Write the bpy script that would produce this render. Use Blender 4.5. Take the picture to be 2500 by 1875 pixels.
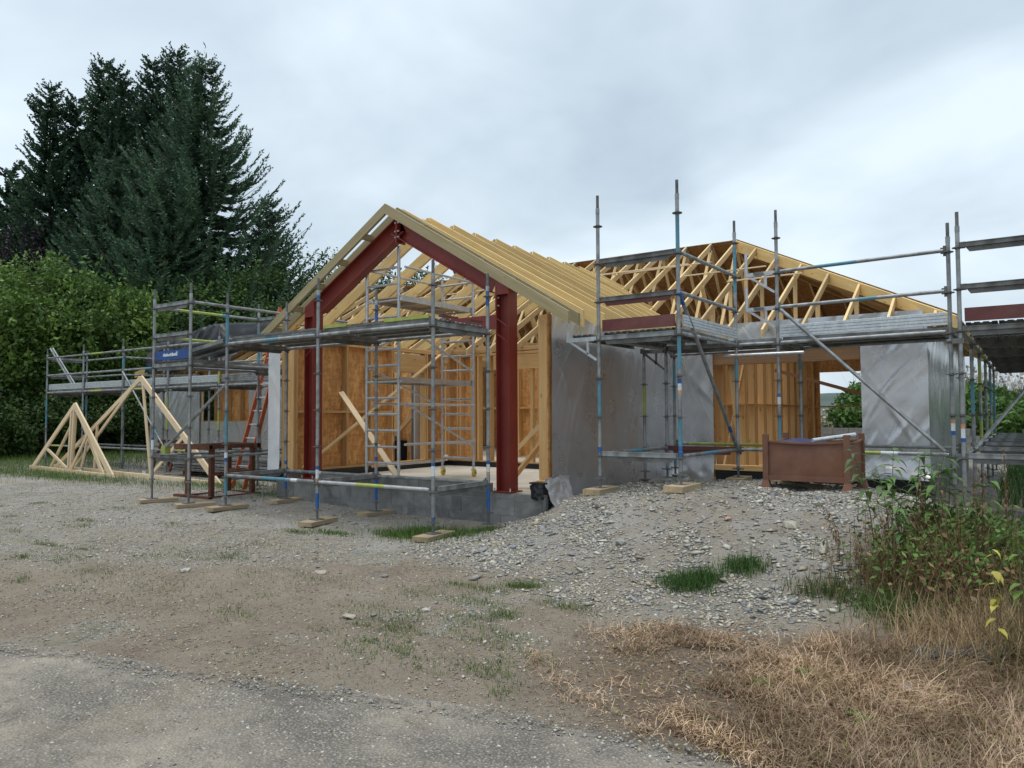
import bpy, math, random
import numpy as np
from mathutils import Vector, Matrix

# ------------------------------------------------------------------ reset
for o in list(bpy.data.objects): bpy.data.objects.remove(o)
S = bpy.context.scene
COL = S.collection
random.seed(7); RNG = np.random.default_rng(7)

# ------------------------------------------------------------------ camera
CAM_LOC = Vector((10.025, -6.798, 1.553))
_yaw, _pit, _rol = -0.6074, 0.0413, -0.005
_f = Vector((math.sin(_yaw)*math.cos(_pit), math.cos(_yaw)*math.cos(_pit), math.sin(_pit)))
_r = Vector((math.cos(_yaw), -math.sin(_yaw), 0)); _u = _r.cross(_f)
_r2 = math.cos(_rol)*_r + math.sin(_rol)*_u; _u2 = -math.sin(_rol)*_r + math.cos(_rol)*_u
cam = bpy.data.cameras.new('camera'); camo = bpy.data.objects.new('camera', cam); COL.objects.link(camo)
camo.matrix_world = Matrix(((_r2.x, _u2.x, -_f.x, CAM_LOC.x), (_r2.y, _u2.y, -_f.y, CAM_LOC.y), (_r2.z, _u2.z, -_f.z, CAM_LOC.z), (0, 0, 0, 1)))
cam.sensor_width = 36; cam.lens = 36*1810.39/2500; cam.clip_end = 4000; cam.clip_start = .05
S.camera = camo

# ------------------------------------------------------------------ sky, sun, exposure
SUN_EL, SUN_AZ = math.radians(79), math.radians(215)     # azimuth clockwise from +Y
W = bpy.data.worlds.new('World'); S.world = W; W.use_nodes = True
wn = W.node_tree; wn.nodes.clear()
def wnode(t, **k):
    n = wn.nodes.new(t)
    for a, b in k.items(): setattr(n, a, b)
    return n
sky = wnode('ShaderNodeTexSky', sky_type='NISHITA', sun_disc=False, sun_elevation=SUN_EL, sun_rotation=SUN_AZ, air_density=1.2, dust_density=2.0)
tc = wnode('ShaderNodeTexCoord'); sep = wnode('ShaderNodeSeparateXYZ'); wn.links.new(tc.outputs['Generated'], sep.inputs[0])
zz = wnode('ShaderNodeMath', operation='MAXIMUM'); wn.links.new(sep.outputs[2], zz.inputs[0]); zz.inputs[1].default_value = 0.0
za = wnode('ShaderNodeMath', operation='ADD'); wn.links.new(zz.outputs[0], za.inputs[0]); za.inputs[1].default_value = .45
cxn = wnode('ShaderNodeMath', operation='DIVIDE'); cyn = wnode('ShaderNodeMath', operation='DIVIDE')
wn.links.new(sep.outputs[0], cxn.inputs[0]); wn.links.new(za.outputs[0], cxn.inputs[1])
wn.links.new(sep.outputs[1], cyn.inputs[0]); wn.links.new(za.outputs[0], cyn.inputs[1])
cmb = wnode('ShaderNodeCombineXYZ'); wn.links.new(cxn.outputs[0], cmb.inputs[0]); wn.links.new(cyn.outputs[0], cmb.inputs[1]); cmb.inputs[2].default_value = 3.7
n1 = wnode('ShaderNodeTexNoise'); n1.inputs['Scale'].default_value = 1.0; n1.inputs['Detail'].default_value = 5; n1.inputs['Roughness'].default_value = .48; n1.inputs['Distortion'].default_value = .35
mp1 = wnode('ShaderNodeMapping'); mp1.inputs['Location'].default_value = (-18.84, -1.375, 0); mp1.inputs['Rotation'].default_value = (0, 0, .5); mp1.inputs['Scale'].default_value = (1.0, 1.5, 1)
wn.links.new(cmb.outputs[0], mp1.inputs[0]); wn.links.new(mp1.outputs[0], n1.inputs['Vector'])
rp = wnode('ShaderNodeValToRGB'); rp.color_ramp.elements[0].position = .34; rp.color_ramp.elements[0].color = (2.65, 3.3, 3.95, 1)
rp.color_ramp.elements[1].position = .60; rp.color_ramp.elements[1].color = (5.45, 6.2, 6.75, 1)
n2 = wnode('ShaderNodeTexNoise'); n2.inputs['Scale'].default_value = 2.9; n2.inputs['Detail'].default_value = 5; n2.inputs['Roughness'].default_value = .5; n2.inputs['Distortion'].default_value = .4; wn.links.new(cmb.outputs[0], n2.inputs['Vector'])
nm = wnode('ShaderNodeMix', data_type='FLOAT'); nm.inputs[0].default_value = .3; wn.links.new(n1.outputs['Fac'], nm.inputs[2]); wn.links.new(n2.outputs['Fac'], nm.inputs[3]); wn.links.new(nm.outputs[0], rp.inputs['Fac'])
mx = wnode('ShaderNodeMix', data_type='RGBA'); mx.inputs[0].default_value = .9
wn.links.new(sky.outputs[0], mx.inputs[6]); wn.links.new(rp.outputs['Color'], mx.inputs[7])
bg = wnode('ShaderNodeBackground'); bg.inputs['Strength'].default_value = .1
wo = wnode('ShaderNodeOutputWorld'); wn.links.new(mx.outputs[2], bg.inputs['Color']); wn.links.new(bg.outputs[0], wo.inputs['Surface'])

sl = bpy.data.lights.new('sun', 'SUN'); sl.energy = 1.5; sl.angle = math.radians(38); sl.color = (1, .96, .9)
so = bpy.data.objects.new('sun', sl); COL.objects.link(so)
_sd = Vector((math.sin(SUN_AZ)*math.cos(SUN_EL), math.cos(SUN_AZ)*math.cos(SUN_EL), math.sin(SUN_EL)))
so.rotation_euler = _sd.to_track_quat('Z', 'Y').to_euler()
S.view_settings.view_transform = 'Standard'; S.view_settings.look = 'None'; S.view_settings.gamma = 1
S.view_settings.use_curve_mapping = False; S.view_settings.exposure = 0.72
S.render.engine = 'CYCLES'

# ------------------------------------------------------------------ numpy noise
_T = RNG.random((64, 64))
def vnoise(x, y):
    x = np.asarray(x, float); y = np.asarray(y, float)
    xi = np.floor(x).astype(int); yi = np.floor(y).astype(int); fx = x-xi; fy = y-yi
    fx = fx*fx*(3-2*fx); fy = fy*fy*(3-2*fy)
    g = lambda a, b: _T[a % 64, b % 64]
    return (g(xi, yi)*(1-fx)+g(xi+1, yi)*fx)*(1-fy)+(g(xi, yi+1)*(1-fx)+g(xi+1, yi+1)*fx)*fy
def fbm(x, y, o=4):
    s = 0; a = .5
    for i in range(o): s = s+a*vnoise(np.asarray(x)*2**i+i*7.3, np.asarray(y)*2**i+i*3.1); a *= .5
    return s-.5+.5**(o+1)
def sstep(a, b, x):
    t = np.clip((np.asarray(x, float)-a)/(b-a), 0, 1); return t*t*(3-2*t)

# ------------------------------------------------------------------ object helpers
WORLD = {}
def _link(o, mw, par):
    COL.objects.link(o); WORLD[o.name] = mw
    if par is not None:
        o.parent = par; o.matrix_parent_inverse = WORLD[par.name].inverted()
    o.matrix_basis = mw
    return o
def tag(o, label=None, cat=None, group=None, kind=None):
    if label: o['label'] = label
    if cat: o['category'] = cat
    if group: o['group'] = group
    if kind: o['kind'] = kind
    return o
def thing(name, loc, label, cat, group=None):
    o = bpy.data.objects.new(name, None); o.empty_display_size = .2
    _link(o, Matrix.Translation(Vector(loc)), None)
    return tag(o, label, cat, group)
def frame(p, x, up):
    x = Vector(x).normalized(); z = Vector(up)
    y = z.cross(x)
    if y.length < 1e-4: y = Vector((0, 1, 0)).cross(x)
    y.normalize(); z = x.cross(y)
    return Matrix(((x.x, y.x, z.x, p[0]), (x.y, y.y, z.y, p[1]), (x.z, y.z, z.z, p[2]), (0, 0, 0, 1)))
class MB:
    """collects shapes in world space, builds one mesh object with a local frame"""
    def __init__(s): s.v = []; s.f = []; s.m = []; s.sm = []
    def add(s, vs, fs, mi=0, smooth=False):
        b = len(s.v); s.v += [tuple(v) for v in vs]
        for f in fs: s.f.append(tuple(b+i for i in f)); s.m.append(mi); s.sm.append(smooth)
        return s
    def box(s, p0, p1, w, h, up=(0, 0, 1), mi=0):
        p0 = Vector(p0); p1 = Vector(p1); M = frame(p0, p1-p0, up); L = (p1-p0).length
        vs = [M @ Vector((x, y, z)) for x in (0, L) for y in (-w/2, w/2) for z in (-h/2, h/2)]
        return s.add(vs, [(0, 1, 3, 2), (4, 6, 7, 5), (0, 4, 5, 1), (2, 3, 7, 6), (0, 2, 6, 4), (1, 5, 7, 3)], mi)
    def abox(s, a, b, mi=0):
        vs = [(x, y, z) for x in (a[0], b[0]) for y in (a[1], b[1]) for z in (a[2], b[2])]
        return s.add(vs, [(0, 1, 3, 2), (4, 6, 7, 5), (0, 4, 5, 1), (2, 3, 7, 6), (0, 2, 6, 4), (1, 5, 7, 3)], mi)
    def tube(s, p0, p1, r, n=10, mi=0, r1=None, caps=True):
        p0 = Vector(p0); p1 = Vector(p1); M = frame(p0, p1-p0, (0, 0, 1)); L = (p1-p0).length; r1 = r if r1 is None else r1
        vs = [M @ Vector((x, rr*math.cos(2*math.pi*i/n), rr*math.sin(2*math.pi*i/n))) for x, rr in ((0, r), (L, r1)) for i in range(n)]
        s.add(vs, [(i, (i+1) % n, n+(i+1) % n, n+i) for i in range(n)], mi, True)
        if caps: s.add(vs, [tuple(range(n-1, -1, -1)), tuple(range(n, 2*n))], mi)
        return s
    def path(s, pts, rad, n=8, mi=0):
        pts = [Vector(p) for p in pts]
        rad = [float(q) for q in rad] if hasattr(rad, '__len__') else [rad]*len(pts)
        vs = []; ref = Vector((.3, .2, .93))
        for i, p in enumerate(pts):
            d = (pts[min(i+1, len(pts)-1)]-pts[max(i-1, 0)]).normalized()
            a = d.cross(ref).normalized(); b = d.cross(a)
            vs += [p+rad[i]*(math.cos(2*math.pi*k/n)*a+math.sin(2*math.pi*k/n)*b) for k in range(n)]
        fs = [(i*n+k, i*n+(k+1) % n, (i+1)*n+(k+1) % n, (i+1)*n+k) for i in range(len(pts)-1) for k in range(n)]
        return s.add(vs, fs, mi, True)
    def prism(s, poly, vec, mi=0):
        a = [Vector(p) for p in poly]; vec = Vector(vec); n = len(a)
        return s.add(a+[p+vec for p in a], [tuple(range(n-1, -1, -1)), tuple(range(n, 2*n))]+[(i, (i+1) % n, n+(i+1) % n, n+i) for i in range(n)], mi)
    def disc(s, c, ax, r, t, n=12, mi=0):
        c = Vector(c); ax = Vector(ax).normalized(); return s.tube(c-ax*t/2, c+ax*t/2, r, n, mi)
    def build(s, name, mats, par=None, M=None, org=None):
        if M is None:
            if org is None: org = s.v[0] if par is not None else (0, 0, 0)
            M = Matrix.Translation(Vector(org))
        Mi = M.inverted(); me = bpy.data.meshes.new(name)
        me.from_pydata([tuple(Mi @ Vector(v)) for v in s.v], [], s.f)
        for m in (mats if isinstance(mats, (list, tuple)) else [mats]): me.materials.append(m)
        me.polygons.foreach_set('material_index', s.m); me.polygons.foreach_set('use_smooth', s.sm)
        me.update(); import bmesh
        bm = bmesh.new(); bm.from_mesh(me); bmesh.ops.recalc_face_normals(bm, faces=bm.faces); bm.to_mesh(me); bm.free()
        return _link(bpy.data.objects.new(name, me), M, par)
_BC = {}
def beam(name, p0, p1, w, h, mat, par, up=(0, 0, 1)):
    """rectangular member, local X along its length; alike members share a mesh"""
    p0 = Vector(p0); p1 = Vector(p1); L = (p1-p0).length; M = frame(p0, p1-p0, up)
    key = (round(L, 3), w, h, mat.name)
    if key not in _BC:
        b = min(.004, w*.12, h*.12); me = bpy.data.meshes.new(name)
        pr = [(-w/2+b, -h/2), (w/2-b, -h/2), (w/2, -h/2+b), (w/2, h/2-b), (w/2-b, h/2), (-w/2+b, h/2), (-w/2, h/2-b), (-w/2, -h/2+b)]
        vs = [(x, y, z) for x in (0, L) for y, z in pr]
        me.from_pydata(vs, [], [tuple(range(7, -1, -1)), tuple(range(8, 16))]+[(i, (i+1) % 8, 8+(i+1) % 8, 8+i) for i in range(8)])
        me.materials.append(mat); me.update(); _BC[key] = me
    return _link(bpy.data.objects.new(name, _BC[key]), M, par)
def prism(name, poly, vec, mat, par, xdir):
    M = frame(poly[0], xdir, vec); return MB().prism(poly, vec).build(name, mat, par, M=M)
def npmesh(name, V, F, mats, par=None, colors=None, smooth=False, mw=None, mi=None):
    """V (n,3), F (m,k) arrays -> mesh object (fast)"""
    me = bpy.data.meshes.new(name); n, m, k = len(V), len(F), F.shape[1]
    me.vertices.add(n); me.vertices.foreach_set('co', np.ascontiguousarray(V, dtype=np.float32).ravel())
    me.loops.add(m*k); me.loops.foreach_set('vertex_index', np.ascontiguousarray(F, dtype=np.int32).ravel())
    me.polygons.add(m); me.polygons.foreach_set('loop_start', np.arange(0, m*k, k, dtype=np.int32))
    try: me.polygons.foreach_set('loop_total', np.full(m, k, dtype=np.int32))
    except Exception: pass
    if smooth: me.polygons.foreach_set('use_smooth', np.ones(m, dtype=bool))
    for mt in (mats if isinstance(mats, (list, tuple)) else [mats]): me.materials.append(mt)
    if mi is not None: me.polygons.foreach_set('material_index', np.asarray(mi, dtype=np.int32))
    if colors is not None:
        a = me.color_attributes.new('tint', 'FLOAT_COLOR', 'POINT'); c = np.ones((n, 4), dtype=np.float32); c[:, :colors.shape[1]] = colors
        a.data.foreach_set('color', c.ravel())
    me.update(calc_edges=True); me.validate()
    return _link(bpy.data.objects.new(name, me), mw or Matrix.Identity(4), par)

# ------------------------------------------------------------------ materials
def newmat(name):
    m = bpy.data.materials.new(name); m.use_nodes = True; t = m.node_tree; b = t.nodes['Principled BSDF']; return m, t, b
def nd(t, typ, ins=None, **k):
    n = t.nodes.new(typ)
    for a, v in k.items(): setattr(n, a, v)
    for a, v in (ins or {}).items():
        if hasattr(v, 'is_linked') or isinstance(v, bpy.types.NodeSocket): t.links.new(v, n.inputs[a])
        else: n.inputs[a].default_value = v
    return n
def c4(c): return (c[0], c[1], c[2], 1)
def ramp(t, fac, stops):
    r = nd(t, 'ShaderNodeValToRGB', {'Fac': fac}); e = r.color_ramp.elements
    while len(e) < len(stops): e.new(.5)
    for el, (p, c) in zip(e, stops): el.position = p; el.color = c4(c) if len(c) == 3 else c
    return r.outputs['Color']
def mixc(t, fac, a, b, mode='MIX'):
    n = nd(t, 'ShaderNodeMix', data_type='RGBA', blend_type=mode)
    for i, v in ((0, fac), (6, a), (7, b)):
        if isinstance(v, bpy.types.NodeSocket): t.links.new(v, n.inputs[i])
        else: n.inputs[i].default_value = v if i == 0 else c4(v)
    return n.outputs[2]
def noise(t, vec, scale, detail=4, rough=.55, dist=0):
    return nd(t, 'ShaderNodeTexNoise', {'Vector': vec, 'Scale': scale, 'Detail': detail, 'Roughness': rough, 'Distortion': dist}).outputs['Fac']
def coords(t, kind='Object', scale=(1, 1, 1)):
    c = nd(t, 'ShaderNodeTexCoord').outputs[kind]
    return nd(t, 'ShaderNodeMapping', {'Vector': c, 'Scale': scale}).outputs[0]
def bump(t, b, h, strength, dist=.01):
    n = nd(t, 'ShaderNodeBump', {'Height': h, 'Strength': strength, 'Distance': dist}); t.links.new(n.outputs[0], b.inputs['Normal'])
def objrand(t, lo, hi):
    r = nd(t, 'ShaderNodeObjectInfo').outputs['Random']
    return nd(t, 'ShaderNodeMapRange', {'Value': r, 'To Min': lo, 'To Max': hi}).outputs[0]
def mul(t, col, val):
    h = nd(t, 'ShaderNodeHueSaturation', {'Color': col, 'Value': val}); return h.outputs[0]

def wood(name, a, b, rnd=.12, knots=.6, rough=.75, grey=None):
    m, t, s = newmat(name); v = coords(t, 'Object', (1.2, 22, 22))
    oi = nd(t, 'ShaderNodeObjectInfo').outputs['Random']
    off = nd(t, 'ShaderNodeVectorMath', {0: v}, operation='ADD'); cb = nd(t, 'ShaderNodeCombineXYZ')
    ml = nd(t, 'ShaderNodeMath', {0: oi, 1: 37.0}, operation='MULTIPLY'); t.links.new(ml.outputs[0], cb.inputs[0]); t.links.new(ml.outputs[0], cb.inputs[1]); t.links.new(cb.outputs[0], off.inputs[1])
    v = off.outputs[0]
    n = noise(t, v, 1.0, 6, .6, .8); col = ramp(t, n, [(.3, a), (.7, b)])
    v2 = nd(t, 'ShaderNodeMapping', {'Vector': v, 'Scale': (2.2, .35, .35)}).outputs[0]
    k = nd(t, 'ShaderNodeTexVoronoi', {'Vector': v2, 'Scale': 1.0}).outputs['Distance']
    kf = ramp(t, k, [(.05, (1, 1, 1)), (.13, (0, 0, 0))])
    kk = nd(t, 'ShaderNodeMath', {0: kf, 1: knots}, operation='MULTIPLY').outputs[0]
    col = mixc(t, kk, col, tuple(x*.35 for x in a))
    if grey:
        g = noise(t, coords(t, 'Object', (1, 3, 3)), 1.6, 3); col = mixc(t, ramp(t, g, [(.45, (0, 0, 0)), (.75, (.6, .6, .6))]), col, grey)
    col = mul(t, col, objrand(t, 1-rnd, 1+rnd))
    t.links.new(col, s.inputs['Base Color']); s.inputs['Roughness'].default_value = rough
    bump(t, s, n, .15, .004); return m
def plain(name, a, b=None, rough=.6, metal=0, scale=6, detail=5, bmp=.1, bscale=60, rnd=0, kind='Object', stops=(.35, .65), spec=.5, dirt=None, stretch=(1, 1, 1)):
    m, t, s = newmat(name); v = coords(t, kind, stretch); b = b or tuple(x*1.25 for x in a)
    col = ramp(t, noise(t, v, scale, detail), [(stops[0], a), (stops[1], b)])
    if dirt: col = mixc(t, ramp(t, noise(t, v, scale*.35, 5, .65), [(.5, (0, 0, 0)), (.68, (.85, .85, .85))]), col, dirt)
    if rnd: col = mul(t, col, objrand(t, 1-rnd, 1+rnd))
    t.links.new(col, s.inputs['Base Color']); s.inputs['Roughness'].default_value = rough; s.inputs['Metallic'].default_value = metal
    s.inputs['Specular IOR Level'].default_value = spec
    if bmp: bump(t, s, noise(t, v, bscale, 3), bmp, .005)
    return m
PINE = wood('pine_timber', (.58, .40, .18), (.74, .55, .29), .2, .7, grey=(.42, .31, .18))
LVL = wood('rafter_timber', (.60, .41, .15), (.74, .54, .24), .17, .8, grey=(.46, .32, .15))
TREATED = wood('treated_timber', (.27, .22, .115), (.37, .31, .175), .1, .4)
STUD = wood('stud_timber', (.53, .31, .125), (.68, .44, .20), .16, .8)
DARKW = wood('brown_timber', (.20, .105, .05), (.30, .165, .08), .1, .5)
WHITEWOOD = wood('planed_timber', (.66, .50, .31), (.76, .62, .42), .08, .5)
PAD = wood('old_board', (.36, .27, .16), (.50, .39, .24), .2, .3, .85, grey=(.22, .19, .15))
GALV = plain('galvanised_steel', (.22, .235, .24), (.36, .375, .38), .5, .45, 9, 6, .08, 90, .12, dirt=(.15, .145, .13))
GALVB = plain('bright_galvanised_steel', (.48, .52, .54), (.62, .66, .68), .45, .3, 30, 4, .05, 90, .05, dirt=(.42, .45, .46))
GALVD = plain('weathered_galvanised_steel', (.11, .112, .11), (.20, .20, .195), .65, .3, 7, 6, .1, 70, .15, dirt=(.08, .07, .06))
ALU = plain('aluminium', (.45, .46, .47), (.58, .59, .60), .38, .6, 12, 4, .04, 80, .06)
BLUE = plain('light_blue_paint', (.075, .22, .30), (.10, .29, .38), .55, 0, 14, 6, .05, 80, .1, dirt=(.17, .21, .22))
DBLUE = plain('dark_blue_paint', (.015, .085, .28), (.025, .13, .38), .5, 0, 12, 5, .05, 80, .1)
YELL = plain('yellow_green_paint', (.30, .36, .07), (.40, .45, .11), .55, 0, 12, 5, .05, 80, .1, dirt=(.28, .30, .12))
TAPE = plain('pale_label', (.55, .62, .65), (.7, .75, .75), .5, 0, 30, 3, 0)
ORANGET = plain('orange_label', (.5, .24, .12), (.6, .32, .18), .5, 0, 30, 3, 0)
REDOX = plain('red_oxide_primer', (.17, .021, .014), (.225, .034, .022), .5, 0, 2.2, 7, .06, 40, .06, dirt=(.13, .034, .026))
PURPLE = plain('red_brown_plywood', (.10, .025, .024), (.145, .040, .036), .5, 0, 5, 5, .05, 50, .1, dirt=(.15, .06, .05))
RUST = plain('rust', (.10, .04, .022), (.18, .072, .038), .85, .1, 14, 7, .25, 50, .1, dirt=(.075, .028, .018))
RUSTP = plain('faded_brown_paint', (.135, .058, .034), (.19, .09, .056), .65, .0, 5, 7, .15, 40, .08, dirt=(.19, .068, .028))
ORANGE = plain('orange_fibreglass', (.40, .085, .025), (.50, .125, .045), .5, 0, 10, 4, .05, 60)
YWHEEL = plain('yellow_rubber', (.62, .42, .02), (.72, .50, .04), .5, 0, 10, 3, .03)
BLACKP = plain('black_plastic', (.004, .005, .008), (.010, .012, .016), .33, 0, 6, 4, .6, 7)
SLABM = plain('screed', (.46, .43, .36), (.56, .53, .45), .8, 0, 1.5, 6, .1, 60, dirt=(.40, .37, .31))
BLUEB = plain('blue_board', (.022, .065, .23), (.032, .085, .28), .45, 0, 5, 5, .03)
WHITEM = plain('white_plastic', (.72, .73, .76), (.80, .81, .83), .45, 0, 5, 4, .1, 20)
TARMAT = plain('dark_blue_sheet', (.03, .032, .09), (.05, .052, .13), .6, 0, 6, 4, .1)

def osb(name, k=1.0):
    m, t, s = newmat(name); v = coords(t, 'Object', (9, 9, 3.2))
    vo = nd(t, 'ShaderNodeTexVoronoi', {'Vector': v, 'Scale': 2.4, 'Randomness': 1.0}); f = nd(t, 'ShaderNodeSeparateColor', {'Color': vo.outputs['Color']}).outputs[0]
    v2 = coords(t, 'Object', (5, 5, 14)); vo2 = nd(t, 'ShaderNodeTexVoronoi', {'Vector': v2, 'Scale': 2.0}); f2 = nd(t, 'ShaderNodeSeparateColor', {'Color': vo2.outputs['Color']}).outputs[1]
    a = ramp(t, f, [(0, (.30*k, .135*k, .042*k)), (.55, (.43*k, .215*k, .072*k)), (1, (.60*k, .35*k, .135*k))])
    b = ramp(t, f2, [(0, (.33*k, .155*k, .05*k)), (1, (.52*k, .28*k, .10*k))])
    col = mixc(t, .45, a, b); col = mul(t, col, objrand(t, .9, 1.1))
    t.links.new(col, s.inputs['Base Color']); s.inputs['Roughness'].default_value = .75
    bump(t, s, f, .1, .002); return m
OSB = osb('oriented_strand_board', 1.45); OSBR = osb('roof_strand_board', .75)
def foil(name, base, rough):
    m, t, s = newmat(name); v = coords(t, 'Object', (1, 1, 1))
    col = ramp(t, noise(t, v, 1.3, 5, .6), [(.3, tuple(x*.88 for x in base)), (.7, base)])
    t.links.new(col, s.inputs['Base Color']); s.inputs['Metallic'].default_value = .74
    r = ramp(t, noise(t, v, 2.2, 4), [(.3, (rough-.06,)*3), (.7, (rough+.08,)*3)]); t.links.new(r, s.inputs['Roughness'])
    def crease(ang, k1, k2, wdt, seed):
        c, s_ = math.cos(ang), math.sin(ang); P = nd(t, 'ShaderNodeNewGeometry').outputs['Position']
        dot = lambda w: nd(t, 'ShaderNodeVectorMath', {0: P, 1: w}, operation='DOT_PRODUCT').outputs['Value']
        cb = nd(t, 'ShaderNodeCombineXYZ', {0: dot((k1*c, k1*c, k1*s_)), 1: dot((-k2*s_, -k2*s_, k2*c)), 2: seed}).outputs[0]
        w = noise(t, cb, 1.0, 2, .35, .3); d = nd(t, 'ShaderNodeMath', {0: w, 1: .5}, operation='SUBTRACT').outputs[0]; d = nd(t, 'ShaderNodeMath', {0: d}, operation='ABSOLUTE').outputs[0]
        m2 = ramp(t, noise(t, nd(t, 'ShaderNodeVectorMath', {0: P, 1: (seed*3.7, seed*1.9, seed)}, operation='ADD').outputs[0], 1.0, 2, .4), [(.42, (0, 0, 0)), (.62, (1, 1, 1))])
        return nd(t, 'ShaderNodeMath', {0: ramp(t, d, [(0, (1, 1, 1)), (wdt, (0, 0, 0))]), 1: m2}, operation='MULTIPLY').outputs[0]
    c1 = crease(.55, 5.0, .55, .09, 1.0); c2 = crease(-.35, 6.0, .5, .07, 9.0); soft = noise(t, v, 2.2, 2, .4)
    a1 = nd(t, 'ShaderNodeMath', {0: c1, 1: .10}, operation='MULTIPLY').outputs[0]; a2 = nd(t, 'ShaderNodeMath', {0: c2, 1: .10}, operation='MULTIPLY').outputs[0]
    hh = nd(t, 'ShaderNodeMath', {0: nd(t, 'ShaderNodeMath', {0: a1, 1: a2}, operation='ADD').outputs[0], 1: nd(t, 'ShaderNodeMath', {0: soft, 1: 1.2}, operation='MULTIPLY').outputs[0]}, operation='ADD').outputs[0]
    bump(t, s, hh, .5, .02); return m
FOIL = foil('silver_membrane', (.64, .645, .66), .30); FOILB = foil('bright_foil', (.80, .81, .83), .30)
def blockmat():
    m, t, s = newmat('concrete_block'); v = coords(t, 'Object')
    oi = nd(t, 'ShaderNodeTexCoord'); w = nd(t, 'ShaderNodeNewGeometry').outputs['Position']
    col = ramp(t, noise(t, w, 9, 6), [(.3, (.20, .197, .19)), (.7, (.29, .285, .275))])
    damp = ramp(t, noise(t, w, 1.9, 5, .6, .5), [(.47, (0, 0, 0)), (.6, (.75, .75, .75))])
    col = mixc(t, damp, col, (.125, .122, .118)); col = mul(t, col, objrand(t, .88, 1.1))
    t.links.new(col, s.inputs['Base Color']); s.inputs['Roughness'].default_value = .9
    bump(t, s, noise(t, w, 70, 4), .4, .004); return m
BLOCK = blockmat()
MORTAR = plain('mortar', (.21, .206, .198), (.28, .275, .265), .95, 0, 9, 5, .2, 60)
CONC = plain('dark_concrete', (.10, .10, .098), (.17, .168, .16), .9, 0, 3, 6, .3, 50, dirt=(.07, .07, .068))
def leafmat(name, rough=.6, trans=.25):
    m, t, s = newmat(name); a = nd(t, 'ShaderNodeAttribute', attribute_name='tint').outputs['Color']
    t.links.new(a, s.inputs['Base Color']); s.inputs['Roughness'].default_value = rough; s.inputs['Specular IOR Level'].default_value = .3
    if trans:
        tr = nd(t, 'ShaderNodeBsdfTranslucent', {'Color': a}); ms = nd(t, 'ShaderNodeMixShader', {0: trans, 1: s.outputs[0], 2: tr.outputs[0]})
        t.links.new(ms.outputs[0], t.nodes['Material Output'].inputs['Surface'])
    return m
LEAF = leafmat('foliage'); NEEDLE = leafmat('conifer_foliage', .7, .1); BLADE = leafmat('grass_blade', .6, .2); STONE = leafmat('stone_chips', .9, 0)
BARK = plain('bark', (.06, .045, .032), (.11, .085, .06), .9, 0, 8, 6, .4, 30, stretch=(1, 1, .3))
STEM = plain('weed_stem', (.09, .10, .035), (.15, .09, .05), .7, 0, 9, 4, .1)
HILLM = plain('far_woodland', (.045, .07, .06), (.07, .10, .085), .9, 0, .08, 6, .3, 1)

# ================================================================== GROUND
_CP = np.array([(10, -7, 0), (4, -5, 0), (0, -6, 0), (14, -6, 0), (8, -3.6, 0), (6, -3, .02), (3, -3, .03), (-5, -5, .05), (-10, -3, .08), (9.6, -3.2, 0), (12, -3, .03),
 (0, 0, .12), (-2, 0, .12), (2, -1, .06), (2, .2, .1), (4.1, 0, .08), (4.2, 1.1, .03), (0, 1.1, .14), (2, 1.2, .06), (4.4, -.7, .05), (-6, 1.5, .12), (-13, 2, .12), (-3, -2, .06), (-8, 5, .2), (-14, 5, .22), (-3, 3, .18), (-20, 0, .15),
 (4.75, 1.45, .26), (4.95, 2.0, .44), (5.45, 1.7, .5), (6.56, 1.7, .63), (6.6, 3.8, .58), (7.4, 2.4, .655), (8.3, 2.4, .655), (7.4, 3.4, .64), (8.3, 3.4, .60), (7.5, 4.8, .48), (5.2, 4.5, .48), (8.9, 1.9, .58), (9.4, 3.4, .40), (9.9, 2.2, .33), (10.6, 4, .16), (10.2, 6, .12), (9.4, 6, .16),
 (5.2, .3, .17), (6, 0, .27), (6.05, -1.1, .07), (7, 0, .35), (7, 1, .58), (8, 1, .60), (8, 0, .38), (7.7, -1.0, .10), (8.7, -1.05, .13), (9.1, -1.5, .08), (9, 0, .38), (9.7, -.4, .2), (9.8, 1, .38), (11, 0, .2), (11.5, 3, .2), (7.7, -1.7, .05), (5, -.6, .07), (9, -2.6, .03), (5.0, 1.0, .27), (5.9, .8, .45)])
def _rbfsolve():
    P = _CP[:, :2]; d = np.linalg.norm(P[:, None]-P[None], axis=2); n = len(P)
    A = np.zeros((n+1, n+1)); A[:n, :n] = d + np.eye(n)*.02*-1; A[:n, n] = 1; A[n, :n] = 1
    return np.linalg.solve(A, np.append(_CP[:, 2], 0))
_RW = _rbfsolve()
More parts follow.
